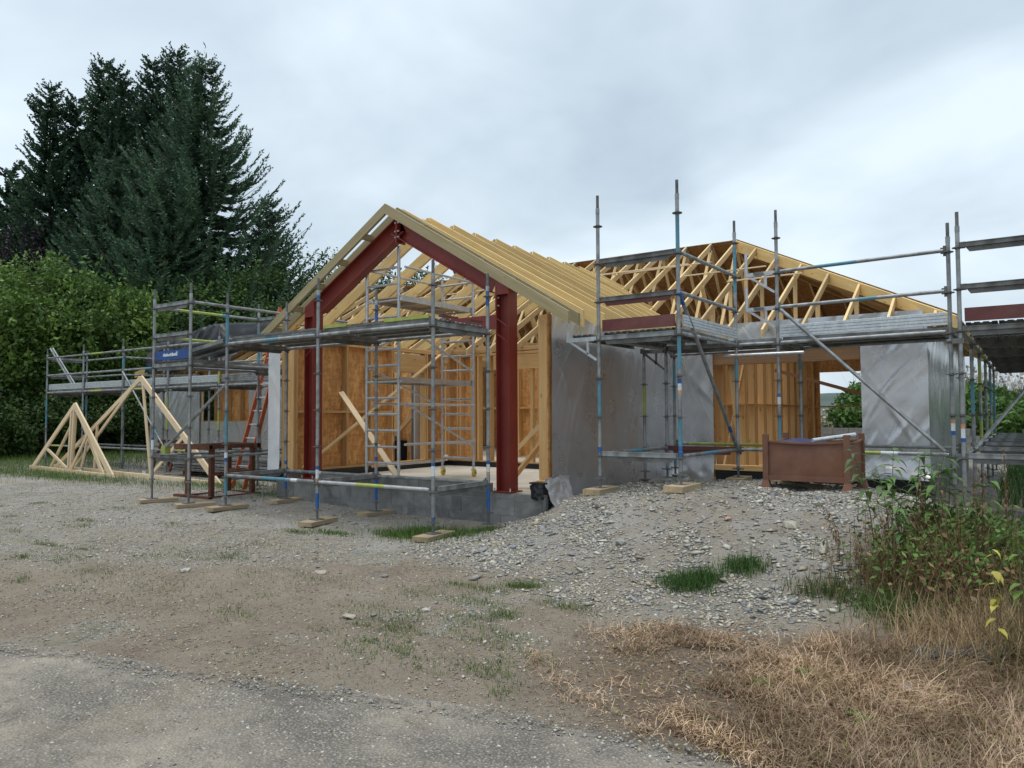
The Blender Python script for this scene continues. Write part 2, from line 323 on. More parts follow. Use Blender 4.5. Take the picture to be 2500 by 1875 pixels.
def gz(u, v):
    u = np.asarray(u, float); v = np.asarray(v, float); sh = u.shape; x = u.ravel(); y = v.ravel()
    xc = np.clip(x, -14, 12); yc = np.clip(y, -6.5, 6.5)
    z = np.full(x.shape, _RW[-1])
    for (a, b, _), w in zip(_CP, _RW[:-1]): z = z+w*np.hypot(xc-a, yc-b)
    far = sstep(14.5, 23, y)*(1.35+.5*fbm(x*.1, y*.1))*sstep(-9, -2, x)
    z = z+far
    near = np.exp(-((x-7)**2/160+(y+1)**2/80))
    rut = sum(np.exp(-((y+2.75-.22*(x-3)-o+.25*fbm(x*.7, x*0+o))/.13)**2) for o in (-.75, .75))*sstep(-4, 0, x)*(1-sstep(6.2, 7.4, x)); z = z-.028*rut*(y < 0)
    mound = sstep(.12, .4, z)*near*(y < 6)
    z = z+near*.07*fbm(x*1.3+5, y*1.3)+mound*(.17*fbm(x*1.5+y*.9, y*.8-x*.4)+.10*fbm(x*2.9+y*1.5, y*1.4+3))+near*.025*fbm(x*5, y*5)
    inside = ((x > -.5) & (x < 4.84) & (y > 1.43)) | ((x > -12.2) & (x < 8.78) & (y > 5.72) & (y < 13.9))
    z = np.where(inside, np.minimum(z, .0), z)
    z = np.where((y > 5) & (y < 14) & (x > -13) & (x < 9.5) & ~inside, np.minimum(z, .45), z)
    return z.reshape(sh)
def g1(u, v): return float(gz(np.array([u]), np.array([v]))[0])
def axis(segs):
    a = [segs[0][0]]
    for s, e, st in segs: a += list(np.linspace(s, e, max(2, int(round((e-s)/st))+1))[1:])
    return np.array(a)
def groundmasks(x, y):
    n1 = fbm(x*.9, y*.9, 5); n2 = fbm(x*2.3+9, y*2.3, 4)
    zz_ = gz(x, y)
    gravel = sstep(-.35, .45, y+3.35-.85*np.maximum(0, x-2)+1.3*n1+.8*n2)*.95+.7*sstep(.04, .2, n1+.5*n2)
    md = np.maximum(sstep(.13, .28, zz_)*(x > 4.2), sstep(-.25, .35, y-np.interp(x, [4.2, 6, 7.7, 8.6, 9.2], [-.6, -1.25, -1.85, -1.6, -.6])+.5*n2)*(x > 4.2)*(x < 9.5)); gravel = np.maximum(gravel, md*(.75+.5*n2))
    pale = sstep(.0, .2, n2+.25*sstep(-2.5, -.6, y-.12*x)-.15)
    green = sstep(.12, .3, n1*.9+n2*.6)*(x > -20)*sstep(-2.7, -1.7, -np.abs(y+2.4)-0*x)
    gravel = np.minimum(gravel, 1); green = np.maximum(green*.55, sstep(6, 16, np.hypot(x+8, y-8)-6)*(y > 3)*(x < -1)*.9)
    green = np.maximum(green, sstep(14.5, 16.5, y)*.95); green = np.maximum(green, sstep(-12, -15, x+.0*y)*sstep(0, 4, y)*.9)
    green = np.maximum(green, sstep(9.8, 10.8, x)*sstep(4.5, 7, y)*.95)
    dry = sstep(.0, .5, 1.15-np.hypot((x-9.0)/1.6, (y+2.5)/1.1)+.5*n1)
    return gravel, green, pale, dry
_gx = axis([(-400, -60, 40), (-60, -16, 4), (-16, -4, .4), (-4, 2, .12), (2, 10.8, .06), (10.8, 16, .3), (16, 60, 4), (60, 400, 40)])
_gy = axis([(-200, -12, 20), (-12, -6, .5), (-6, -4.6, .12), (-4.6, 3.0, .06), (3.0, 7, .15), (7, 30, .6), (30, 80, 5), (80, 600, 40)])
GX, GY = np.meshgrid(_gx, _gy, indexing='ij'); GZ = gz(GX, GY)
_nx, _ny = len(_gx), len(_gy); _i = np.arange(_nx*_ny).reshape(_nx, _ny)
_F = np.stack([_i[:-1, :-1], _i[1:, :-1], _i[1:, 1:], _i[:-1, 1:]], -1).reshape(-1, 4)
gm = groundmasks(GX, GY)
def groundmat():
    m, t, s = newmat('site_ground'); P = nd(t, 'ShaderNodeNewGeometry').outputs['Position']
    at = nd(t, 'ShaderNodeAttribute', attribute_name='tint'); sc = nd(t, 'ShaderNodeSeparateColor', {'Color': at.outputs['Color']})
    gr, gn, pl, dr = sc.outputs[0], sc.outputs[1], sc.outputs[2], at.outputs['Alpha']
    dirt = ramp(t, noise(t, P, 2.2, 8, .65), [(.28, (.14, .106, .080)), (.5, (.225, .182, .14)), (.72, (.32, .275, .218))])
    dirt = mixc(t, ramp(t, noise(t, P, .75, 5, .6), [(.42, (0, 0, 0)), (.66, (.7, .7, .7))]), dirt, (.33, .29, .235)); dirt = mixc(t, ramp(t, noise(t, P, 1.1, 6, .65, .5), [(.55, (0, 0, 0)), (.7, (.55, .55, .55))]), dirt, (.12, .086, .06))
    dirt = mixc(t, ramp(t, noise(t, P, 26, 6, .75), [(.36, (0, 0, 0)), (.66, (.8, .8, .8))]), dirt, (.31, .265, .21)); dirt = mixc(t, ramp(t, noise(t, P, 61, 5, .75), [(.52, (0, 0, 0)), (.68, (.7, .7, .7))]), dirt, (.10, .075, .052))
    vo = nd(t, 'ShaderNodeTexVoronoi', {'Vector': P, 'Scale': 34.0}); vc = nd(t, 'ShaderNodeSeparateColor', {'Color': vo.outputs['Color']}).outputs[0]
    vb = nd(t, 'ShaderNodeTexVoronoi', {'Vector': P, 'Scale': 90.0}); vc2 = nd(t, 'ShaderNodeSeparateColor', {'Color': vb.outputs['Color']}).outputs[0]
    stone = ramp(t, vc, [(0, (.19, .185, .172)), (.5, (.31, .298, .265)), (1, (.46, .44, .40))])
    stone2 = ramp(t, vc2, [(0, (.20, .19, .17)), (1, (.36, .345, .31))])
    gcol = mixc(t, .5, stone, stone2)
    fines = ramp(t, noise(t, P, 1.6, 6), [(.3, (.28, .245, .185)), (.7, (.37, .335, .265))])
    gcol = mixc(t, ramp(t, noise(t, P, 3.1, 6, .65), [(.4, (0, 0, 0)), (.62, (.85, .85, .85))]), gcol, fines)
    gcol = mixc(t, pl, gcol, (.36, .355, .335))
    g2 = nd(t, 'ShaderNodeMath', {0: gr, 1: ramp(t, noise(t, P, 9, 6, .7), [(.3, (0, 0, 0)), (.6, (1, 1, 1))])}, operation='MULTIPLY').outputs[0]
    g3 = nd(t, 'ShaderNodeMix', {0: .45, 2: gr, 3: g2}, data_type='FLOAT')
    g3.inputs[0].default_value = .6; t.links.new(gr, g3.inputs[2]); t.links.new(g2, g3.inputs[3])
    col = mixc(t, g3.outputs[0], dirt, gcol)
    green = ramp(t, noise(t, P, 6, 6), [(.3, (.045, .065, .018)), (.7, (.09, .13, .035))])
    gmk = nd(t, 'ShaderNodeMath', {0: gn, 1: ramp(t, noise(t, P, 7, 7, .7), [(.35, (.15, .15, .15)), (.6, (1, 1, 1))])}, operation='MULTIPLY').outputs[0]
    col = mixc(t, gmk, col, green)
    col = mixc(t, nd(t, 'ShaderNodeMath', {0: dr, 1: .7}, operation='MULTIPLY').outputs[0], col, (.15, .10, .062))
    t.links.new(col, s.inputs['Base Color']); s.inputs['Roughness'].default_value = .95; s.inputs['Specular IOR Level'].default_value = .25
    h = nd(t, 'ShaderNodeMath', {0: vo.outputs['Distance'], 1: gr}, operation='MULTIPLY').outputs[0]
    h2 = nd(t, 'ShaderNodeMath', {0: nd(t, 'ShaderNodeMath', {0: h, 1: -.6}, operation='MULTIPLY').outputs[0], 1: noise(t, P, 45, 6, .7)}, operation='ADD').outputs[0]
    bump(t, s, h2, 1.0, .03); return m
GROUND = npmesh('ground', np.stack([GX, GY, GZ], -1).reshape(-1, 3), _F, groundmat(), colors=np.stack([g.ravel() for g in gm], -1), smooth=True)
tag(GROUND, kind='structure')

# tarmac road in the foreground
_EU = [-14, 0, 3, 4.38, 5.07, 5.7, 6.48, 7.25, 7.58, 8.35, 8.94, 9.6, 10.6, 14]
_EV = [-5.6, -5.1, -4.85, -4.64, -4.33, -4.27, -3.99, -3.79, -3.67, -3.54, -3.50, -3.62, -3.9, -4.4]
def redge(u): return np.interp(u, _EU, _EV)+.05*fbm(np.asarray(u)*2.7, np.asarray(u)*0+3)+.03*fbm(np.asarray(u)*9, np.asarray(u)*0)
_rx = axis([(-40, -2, 1.5), (-2, 3, .15), (3, 10.6, .05), (10.6, 30, 1.0)]); _rs = axis([(0, .5, .03), (.5, 2.2, .09), (2.2, 12, .8)])
RX, RS = np.meshgrid(_rx, _rs, indexing='ij'); RY = redge(RX)+.1-RS
RZ = np.minimum(.02, -.012+RS*.12+.035*fbm(RX*3, RY*3)*np.exp(-RS*3))+.012*fbm(RX*1.1, RY*1.1)+gz(RX, RY)*.3+.004
_i = np.arange(RX.size).reshape(RX.shape); _F = np.stack([_i[:-1, 1:], _i[1:, 1:], _i[1:, :-1], _i[:-1, :-1]], -1).reshape(-1, 4)
def roadmat():
    m, t, s = newmat('worn_tarmac'); P = nd(t, 'ShaderNodeNewGeometry').outputs['Position']
    vo = nd(t, 'ShaderNodeTexVoronoi', {'Vector': nd(t, 'ShaderNodeVectorMath', {0: P, 1: nd(t, 'ShaderNodeTexNoise', {'Vector': P, 'Scale': 40.0}).outputs['Color']}, operation='MULTIPLY_ADD').outputs[0] if False else P, 'Scale': 62.0}); f = nd(t, 'ShaderNodeSeparateColor', {'Color': vo.outputs['Color']}).outputs[0]
    chip = ramp(t, f, [(0, (.15, .146, .138)), (.75, (.26, .253, .238)), (1, (.44, .43, .40))]); v3 = nd(t, 'ShaderNodeTexVoronoi', {'Vector': P, 'Scale': 150.0}); chip = mixc(t, .45, chip, ramp(t, nd(t, 'ShaderNodeSeparateColor', {'Color': v3.outputs['Color']}).outputs[0], [(0, (.12, .118, .112)), (1, (.36, .35, .33))]))
    bind = ramp(t, vo.outputs['Distance'], [(.25, (0, 0, 0)), (.6, (1, 1, 1))])
    col = mixc(t, bind, chip, (.13, .126, .118))
    dust = ramp(t, noise(t, P, 1.3, 8, .7), [(.40, (0, 0, 0)), (.66, (.8, .8, .8))]); col = mixc(t, dust, col, (.36, .338, .30)); col = mixc(t, ramp(t, noise(t, P, 2.6, 7, .7, .6), [(.54, (0, 0, 0)), (.66, (.7, .7, .7))]), col, (.105, .10, .094))
    soil = ramp(t, noise(t, P, .9, 6, .6, .4), [(.56, (0, 0, 0)), (.74, (.6, .6, .6))]); col = mixc(t, soil, col, (.25, .21, .165)); col = mixc(t, 1.0, col, (1.06, 1.0, .92), 'MULTIPLY')
    t.links.new(col, s.inputs['Base Color']); s.inputs['Roughness'].default_value = .85; s.inputs['Specular IOR Level'].default_value = .3
    hh = nd(t, 'ShaderNodeMath', {0: nd(t, 'ShaderNodeMath', {0: vo.outputs['Distance'], 1: -1.0}, operation='MULTIPLY').outputs[0], 1: nd(t, 'ShaderNodeMath', {0: noise(t, P, 12, 5), 1: 1.4}, operation='MULTIPLY').outputs[0]}, operation='ADD').outputs[0]
    bump(t, s, hh, 1.0, .014); return m
ROAD = npmesh('road', np.stack([RX, RY, RZ], -1).reshape(-1, 3), _F, roadmat(), smooth=True); tag(ROAD, kind='structure')

# far wooded ridge on the right horizon and low rise on the left
_hx = np.linspace(-420, 420, 180); hr = []
_hv = []
for k, (yo, zt) in enumerate(((230, 0), (255, .6), (275, 1), (300, .7), (420, 0))):
    hh = (9.5+5*fbm(_hx*.012+3, _hx*0)+2.0*fbm(_hx*.12, _hx*0+k)+1.2*fbm(_hx*.5, _hx*0+k*3))*zt-1.0*(zt == 0)
    _hv.append(np.stack([_hx, np.full_like(_hx, yo)+8*fbm(_hx*.05, _hx*0+k), hh], -1))
HV = np.stack(_hv, 0); _i = np.arange(HV.shape[0]*HV.shape[1]).reshape(HV.shape[:2]); _F = np.stack([_i[:-1, :-1], _i[:-1, 1:], _i[1:, 1:], _i[1:, :-1]], -1).reshape(-1, 4)
tag(npmesh('hills', HV.reshape(-1, 3), _F, HILLM, smooth=True), kind='structure')

# ================================================================== HOUSE
SL = .581; RU, RZT = 2.15, 4.755       # front wing: slope, ridge position, ridge height
VM, UM, VB = 5.7, 8.77, 13.9            # main block: front wall, right wall, back wall
MRV, MRZ, MS = 9.8, 5.48, .565          # main ridge
house = thing('timber_frame_house', (2.15, 5.7, .48), 'unfinished timber frame house with bare roof trusses and silver membrane walls', 'house')
sl_ = MB().abox((-.33, 1.5, -.2), (4.7, 5.62, .48)).build('floor_slab', SLABM, None, org=(2, 3, .48)); tag(sl_, kind='structure')
sl2 = MB().abox((-12.0, 5.64, -.2), (8.6, 13.8, .47)).build('main_floor_slab', SLABM, None, org=(0, 8, .47)); tag(sl2, kind='structure')

# --- plinth of concrete blocks below the porch
plinth = thing('plinth_wall', (2.1, 1.4, 0), 'grey concrete block plinth below the open porch', 'wall')
MB().abox((-.58, 1.381, -.3), (4.83, 1.498, .495)).build('mortar_core', MORTAR, plinth)
MB().abox((.42, 1.382, .496), (3.93, 1.499, .614)).build('mortar_upstand', MORTAR, plinth)
MB().abox((4.60, 1.5, -.3), (4.74, 5.6, .64)).build('mortar_return', MORTAR, plinth)
def block(x0, x1, z0, z1, y=1.376, par=plinth, dp=.03):
    j = .0045; a = (x0+j, y+random.uniform(-.003, .003), z0+j); b = (x1-j, y+dp, z1-j)
    m = MB().abox(a, b); o = m.build('block', BLOCK, par, org=a); return o
for c, (z0, z1) in enumerate(((-.24, -.02), (-.02, .2), (.2, .42))):
    x = -.58+(-.22 if c % 2 else 0)
    while x < 4.83:
        block(max(x, -.58), min(x+.45, 4.83), z0, z1); x += .45
x = -.58
while x < 4.83:
    a, b = max(x, -.58), min(x+.45, 4.83); top = .5
    block(a, b, .42, .5); x += .45
x = .42
while x < 3.9: block(x, min(x+.45, 3.93), .502, .618); x += .45
main_pl = MB().abox((-12.2, VM+.02, -.3), (-.5, VM+.12, .5)).abox((4.85, VM+.02, -.3), (UM-.02, VM+.14, .58)).abox((UM-.14, VM+.14, -.3), (UM+.06, VB, .52)).abox((-12.2, VB, -.3), (UM+.06, VB+.12, .5)).abox((-12.2, VM+.12, -.3), (-12.08, VB, .5)).build('plinth_wall', CONC, None, org=(2, 5.7, 0))
tag(main_pl, 'dark concrete plinth along the foot of the silver-wrapped main house walls', 'wall')

# --- porch wing rafters
def rafter(name, v, th, dep, side, u1, top0, slope, mat, par, uc=RU, u0=0.0):
    s = side; a = (uc+s*u0, v, top0-slope*u0); b = (uc+s*u1, v, top0-slope*u1)
    vd = dep*math.sqrt(1+slope*slope)
    poly = [a, b, (b[0], v, b[2]-vd), (a[0], v, a[2]-vd)]
    return prism(name, poly, (0, th, 0), mat, par, (s, 0, -slope))
for k in range(-1, 6):
    v = 2.19+.61*k
    rafter('rafter', v, .047, .19, 1, 3.15+random.uniform(-.02, .03), RZT+random.uniform(-.012, .012), SL, LVL, house, u0=.02)
    rafter('rafter', v-.005, .047, .19, -1, 3.2, RZT+random.uniform(-.012, .012), SL, LVL, house, u0=.02)
beam('ridge_board', (RU, 1.6, RZT-.17), (RU, 5.25, RZT-.17), .036, .2, LVL, house)
for k in range(6, 11):                 # valley rafters dying into the main roof
    v = 2.19+.61*k; m_ = max(.3, (RZT-(MRZ-MS*(MRV-v)))/SL)
    if m_ < .35: continue
    rafter('rafter', v, .047, .15, 1, m_, RZT, SL, LVL, house, u0=.02); rafter('rafter', v, .047, .15, -1, m_, RZT, SL, LVL, house, u0=.02)
# barge ladder
for vv in (1.195, 1.455):
    for s_ in (1, -1): rafter('barge_rafter', vv, .045, .135, s_, 3.18 if s_ > 0 else 3.05, 4.745, .596, TREATED, house, u0=.001)
for s_ in (1, -1):
    for d_ in (.55, 1.1, 1.65, 2.2, 2.75):
        zc = 4.745-.596*d_-.08; beam('noggin', (RU+s_*d_, 1.24, zc), (RU+s_*d_, 1.455, zc), .045, .10, TREATED, house)
# --- wing walls
def wallrun(axis_, fixed, a, b, z0, z1, th, mat, par, step=.6, skip=(), inner=1, first=True):
    """studs with plates along x or y; fixed is the wall centre line"""
    P = (lambda t, z: (t, fixed, z)) if axis_ == 'x' else (lambda t, z: (fixed, t, z))
    beam('sole_plate', P(a, z0+.019), P(b, z0+.019), th, .038, mat, par)
    beam('top_plate', P(a, z1-.02), P(b, z1-.02), th, .038, mat, par); beam('top_plate', P(a, z1+.02), P(b, z1+.02), th, .038, mat, par)
    t = a+.02
    while t < b-.01:
        if not any(s0 < t < s1 for s0, s1 in skip):
            beam('stud', P(t, z0+.04), P(t, z1-.041), th, .045, mat, par, up=(1, 0, 0) if axis_ == 'x' else (0, 1, 0))
        t += step
def noggins(axis_, fixed, ts, z, th, mat, par):
    P = (lambda t: (t, fixed, z)) if axis_ == 'x' else (lambda t: (fixed, t, z))
    for a, b in zip(ts[:-1], ts[1:]): beam('noggin', P(a+.023), P(b-.023), th, .042, mat, par)
ZT = 2.86
# left wing wall (OSB outside, studs inside), doorway v 3.8-4.8
wallrun('y', -.27, 1.42, 5.5, .60, ZT, .14, STUD, house, skip=((3.85, 4.75),))
noggins('y', -.27, [1.44+.6*i for i in range(5)], 1.62, .13, STUD, house)
for v_ in (1.49, 3.82, 4.78, 4.84): beam('stud', (-.27, v_, .64), (-.27, v_, ZT-.045), .14, .045, STUD, house, up=(0, 1, 0))
for a, b in ((1.42, 2.64), (2.644, 3.82)): MB().abox((-.352, a, .6), (-.341, b, ZT+.03)).build('osb_panel', OSB, house)
MB().abox((-.352, 4.78, .6), (-.341, 5.55, ZT+.03)).build('osb_panel', OSB, house)
beam('lintel', (-.27, 3.8, 2.6), (-.27, 4.8, 2.6), .14, .36, STUD, house)
for u_ in (-.43, -.5): beam('stud', (u_, 1.45, .62), (u_, 1.45, ZT), .045, .06, STUD, house, up=(1, 0, 0))
MB().abox((-.545, 1.5, .3), (-.53, 3.8, ZT)).build('membrane', WHITEM, house); MB().abox((-.545, 4.8, .3), (-.53, 5.6, ZT)).build('membrane', WHITEM, house)
# right wing wall
wallrun('y', 4.68, 1.62, 5.6, .68, ZT, .14, STUD, house)
MB().abox((4.752, 1.6, .66), (4.764, 5.6, ZT+.05)).build('osb_panel', OSB, house)
beam('stud', (4.68, 1.70, .7), (4.68, 1.70, ZT), .14, .045, STUD, house, up=(0, 1, 0)); beam('packer', (4.62, 1.62, .655), (4.84, 1.62, .655), .14, .04, STUD, house)
# back wall of the wing with a wide opening on the right
for u_ in (-.2, .05, .12, .42, .5, .6, .9, 1.2, 1.26, 1.33): beam('stud', (u_, 5.58, .52), (u_, 5.58, ZT), .045, .14, STUD, house, up=(0, 1, 0))
beam('sole_plate', (-.2, 5.58, .56), (4.6, 5.58, .56), .14, .09, STUD, house); beam('top_plate', (-.2, 5.58, ZT+.02), (4.6, 5.58, ZT+.02), .14, .08, STUD, house)
beam('top_plate', (-.2, 5.58, ZT-.06), (4.6, 5.58, ZT-.06), .14, .05, STUD, house)
beam('lintel', (1.0, 5.56, 2.62), (4.6, 5.56, 2.62), .09, .3, STUD, house)
MB().abox((-.18, 5.655, .5), (.52, 5.667, ZT)).build('osb_panel', OSB, house)
for u_ in (1.92, 2.35): beam('stud', (u_, 5.58, .6), (u_, 5.58, 2.5), .07, .09, STUD, house, up=(0, 1, 0))
MB().abox((-.33, 5.48, .482), (4.6, 5.505, .58)).build('damp_proof_strip', BLACKP, house); MB().abox((-.2, 1.62, .482), (-.172, 5.48, .585)).build('damp_proof_strip', BLACKP, house)
# interior partitions and braces
def part_wall(a, b, v, z0=.5, z1=2.9, holes=()):
    cut = sorted({a, b}|{min(max(h, a), b) for hh in holes for h in hh})
    for c0, c1 in zip(cut[:-1], cut[1:]):
        if any(h0 < (c0+c1)/2 < h1 for h0, h1 in holes): continue
        t = c0
        while t < c1-.01:
            e = min(t+1.2, c1); MB().abox((t+.002, v, z0), (e-.002, v+.011, z1)).build('osb_panel', OSB, house); t = e
    t = a
    while t < b:
        if not any(h0 < t < h1 for h0, h1 in holes): beam('stud', (t, v-.07, z0), (t, v-.07, z1), .045, .14, STUD, house, up=(0, 1, 0))
        t += .6
    beam('noggin', (a, v-.06, 1.72), (b, v-.06, 1.72), .12, .042, STUD, house)
part_wall(-6.0, .6, 8.9, holes=((-2.2, -1.0),)); part_wall(-12.0, 8.6, VB-.06, holes=((5.55, 8.2), (-.8, 0.4)))
MB().abox((-.8, VB-.06, .5), (.4, VB-.049, 1.35)).build('osb_panel', OSB, house); MB().abox((-.8, VB-.06, 2.35), (.4, VB-.049, 2.9)).build('osb_panel', OSB, house)
MB().abox((5.55, VB-.06, 2.62), (8.2, VB-.049, 2.95)).build('osb_panel', OSB, house)
for p0, p1, w_, h_ in (((1.3, 5.5, .6), (2.9, 5.5, 2.0), .035, .09), ((2.2, 5.48, 1.0), (4.3, 5.48, 2.6), .035, .09)):
    beam('brace', p0, p1, w_, h_, PINE, house)
# partition of closely seen studs inside the right opening
wallrun('y', 5.62, 5.86, 12.4, .5, 2.88, .14, STUD, house, step=.6)
for i in range(10): beam('stud', (5.62, 6.04+.6*i, .54), (5.62, 6.04+.6*i, 2.83), .135, .045, STUD, house, up=(0, 1, 0))
noggins('y', 5.62, [5.88+.6*i for i in range(11)], 1.72, .12, STUD, house)
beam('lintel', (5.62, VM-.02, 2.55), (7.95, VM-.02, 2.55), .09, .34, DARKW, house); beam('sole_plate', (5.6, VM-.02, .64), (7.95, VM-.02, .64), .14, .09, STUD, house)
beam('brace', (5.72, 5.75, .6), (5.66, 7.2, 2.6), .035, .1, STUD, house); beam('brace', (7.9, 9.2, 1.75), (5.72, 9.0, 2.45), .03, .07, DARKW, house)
beam('post', (6.02, 5.8, .6), (5.86, 5.78, 2.4), .04, .1, STUD, house)
MB().abox((4.79, VM-.010, .35), (5.6, VM+.0, 2.9)).build('osb_panel', OSB, house)
MB().abox((7.95, VM, .55), (UM, VM+.012, 2.98)).build('osb_panel', OSB, house); MB().abox((UM-.03, VM+.013, .55), (UM-.018, VB, 2.98)).build('osb_panel', OSB, house)
MB().abox((5.6, VM+.001, 2.74), (7.95, VM+.012, 2.98)).build('osb_panel', OSB, house)
beam('top_plate', (4.85, VM+.05, 3.06), (UM, VM+.05, 3.06), .12, .045, STUD, house)
MB().abox((5.62, VM-.066, .562), (7.93, VM-.045, .6)).build('damp_proof_strip', BLACKP, house); MB().abox((5.62, VM-.07, .22), (UM, VM-.05, .56)).build('damp_proof_strip', BLACKP, house)

# --- membrane sheets with real creases
def sheet(name, org, du, dv, nrm, nu, nv, fn, mat, par=None):
    org, du, dv, nrm = (np.array(q, float) for q in (org, du, dv, nrm))
    a, b = np.meshgrid(np.linspace(0, 1, nu), np.linspace(0, 1, nv), indexing='ij')
    d, sx, sy = fn(a, b)
    V = org+a[..., None]*du+b[..., None]*dv+d[..., None]*nrm+sx[..., None]*du/np.linalg.norm(du)+sy[..., None]*dv/np.linalg.norm(dv)
    i = np.arange(nu*nv).reshape(nu, nv); F = np.stack([i[:-1, :-1], i[1:, :-1], i[1:, 1:], i[:-1, 1:]], -1).reshape(-1, 4)
    o_ = V[0, 0]; return npmesh(name, V.reshape(-1, 3)-o_, F, mat, par, smooth=True, mw=Matrix.Translation(Vector(o_)))
def wrinkle(a, b, L, H, seed, amp=.012, diag=.5, top=1.0, bottom=1.0):
    x, y = a*L, b*H
    w = amp*1.4*fbm(x*1.1+seed, y*.5, 3)
    fan = np.abs(fbm((x+diag*(H-y))*3.2+seed*2, y*.45+seed, 3))
    w = w+amp*2.2*top*(b**2.2)*(.25-fan)
    fan2 = np.abs(fbm((x-diag*.6*y)*2.6+seed*5, y*.6+seed, 3)); w = w+amp*1.6*(.2-fan2)*(.35+.65*np.abs(2*a-1)**2)
    w = w+amp*bottom*5*(1-sstep(0, .16, b))*np.abs(fbm(x*3.1+seed, y*3.0, 3)+.15)
    rr = np.random.default_rng(int(seed*10)); nf = int(6+L*H*3.2)
    for k in range(nf):
        x0 = rr.uniform(0, L); edge = rr.random()
        y0 = H-rr.uniform(0, .5)**1.5*H if edge < .5 else (rr.uniform(0, .25)*H if edge < .68 else rr.uniform(.15, .95)*H)
        ang = rr.choice([1, -1, 1])*rr.uniform(.75, 1.4); ca, sa = math.cos(ang), math.sin(ang); ln = rr.uniform(.2, .85)*min(1, H); wd = rr.uniform(.018, .05)
        al = (x-x0)*ca+(y-y0)*sa; pe = -(x-x0)*sa+(y-y0)*ca+.05*np.sin(al*3+k); win = np.clip(1-np.abs(al)/ln, 0, 1)
        w = w+rr.uniform(.25, 1.0)*amp*.55*np.exp(-(pe/(wd*(.4+win)))**2)*win
    return np.maximum(w+amp*2.5, .001)
def mem(name, org, du, dv, nrm, L, H, seed, amp=.012, diag=.5, top=1, bottom=1, ragged=.03, mat=None, curl=0):
    def fn(a, b):
        d = wrinkle(a, b, L, H, seed, amp, diag, top, bottom)
        d = d+curl*(1-sstep(0, .14, b))**2
        sy = -ragged*(1-sstep(0, .1, b))*(.5+2*fbm(a*L*2.4+seed, a*0+seed, 3))
        return d, a*0, sy
    return sheet(name, org, du, dv, nrm, max(12, int(L/.018)), max(12, int(H/.022)), fn, mat or FOIL, house)
mem('silver_membrane', (4.768, 1.63, .10), (0, 4.07, 0), (0, 0, 2.86), (1, 0, 0), 4.07, 2.86, 1.3, .016, .45, 1.6, 1.6)
mem('silver_membrane', (4.79, VM-.014, .42), (.81, 0, 0), (0, 0, 2.45), (0, -1, 0), .74, 2.45, 5.1, .026, .6, 1.4, 1.5)
mem('silver_membrane', (7.93, VM-.004, .56), (.905, 0, 0), (0, 0, 2.42), (0, -1, 0), .85, 2.42, 8.2, .024, .9, 1.5, 1.4, .02, curl=.07)
mem('silver_membrane', (UM-.016, VM-.075, .56), (0, VB-VM+.075, 0), (0, 0, 2.42), (1, 0, 0), VB-VM, 2.42, 3.9, .02, .3, 1.8, 1.0, .0)
mem('silver_membrane', (4.84, VM-.02, 2.70), (3.95, 0, 0), (0, 0, .37), (0, -1, 0), 3.95, .37, 2.7, .036, .8, 1.4, .6, .03)
mem('silver_membrane', (-12.2, VM, .3), (2.65, 0, 0), (0, 0, 2.5), (0, -1, 0), 2.65, 2.5, 6.6, .032, .6, 1.3, 1.2)
mem('silver_membrane', (-9.55, VM, .3), (2.3, 0, 0), (0, 0, 1.09), (0, -1, 0), 2.3, 1.09, 2.2, .028, .6, .6, 1.2)
mem('silver_membrane', (-7.25, VM, .3), (4.0, 0, 0), (0, 0, 2.5), (0, -1, 0), 4.0, 2.5, 9.4, .034, .6, 1.3, 1.2)
MB().abox((-12.2, VM+.02, .45), (-9.55, VM+.04, 2.85)).abox((-7.25, VM+.02, .45), (-.5, VM+.04, 2.85)).build('wall_board', OSB, house)
MB().abox((-9.55, VM+.5, .5), (-7.25, VM+.512, 2.6)).build('osb_panel', OSB, house)
for u_ in (-9.5, -8.9, -8.3, -7.6, -7.28): beam('stud', (u_, VM+.42, 1.3), (u_, VM+.42, 2.75), .045, .14, STUD, house, up=(0, 1, 0))
beam('window_board', (-9.55, VM+.1, 1.4), (-7.25, VM+.1, 1.4), .2, .04, STUD, house); beam('lintel', (-9.55, VM+.06, 2.72), (-7.25, VM+.06, 2.72), .12, .22, STUD, house)
MB().abox((-9.62, VM-.03, 1.35), (-9.5, VM-.005, 2.7)).build('window_reveal', WHITEWOOD, house)
# white flap folded out at the left wing corner, torn foil at the right plinth corner
mem('white_flap', (-.80, 1.40, .57), (.29, .02, 0), (0, 0, 2.1), (0, -1, 0), .29, 2.1, 4.4, .014, .2, .6, 1.0, .05, mat=WHITEM)
def torn(a, b): return .04+.20*(1-b)**1.5+.06*fbm(a*6, b*7), .10*(1-b)*(.6-a), .07*fbm(a*5+3, b*5)
sheet('torn_foil', (4.79, 1.42, .24), (0, .62, 0), (0, 0, .48), (1, -.2, 0), 18, 22, torn, FOILB, house)
def dpc(a, b): return .03+.05*np.sin(a*3.1)*(1-b*.3)+.03*fbm(a*5+1, b*5), .05*fbm(b*5, a*4), .04*fbm(a*6, b*3)
sheet('damp_proof_flap', (4.66, 1.372, .45), (.2, 0, 0), (0, 0, .21), (0, -1, 0), 18, 18, dpc, BLACKP, house)
MB().abox((4.6, 1.39, .64), (4.84, 1.62, .66)).build('damp_proof_strip', BLACKP, house)

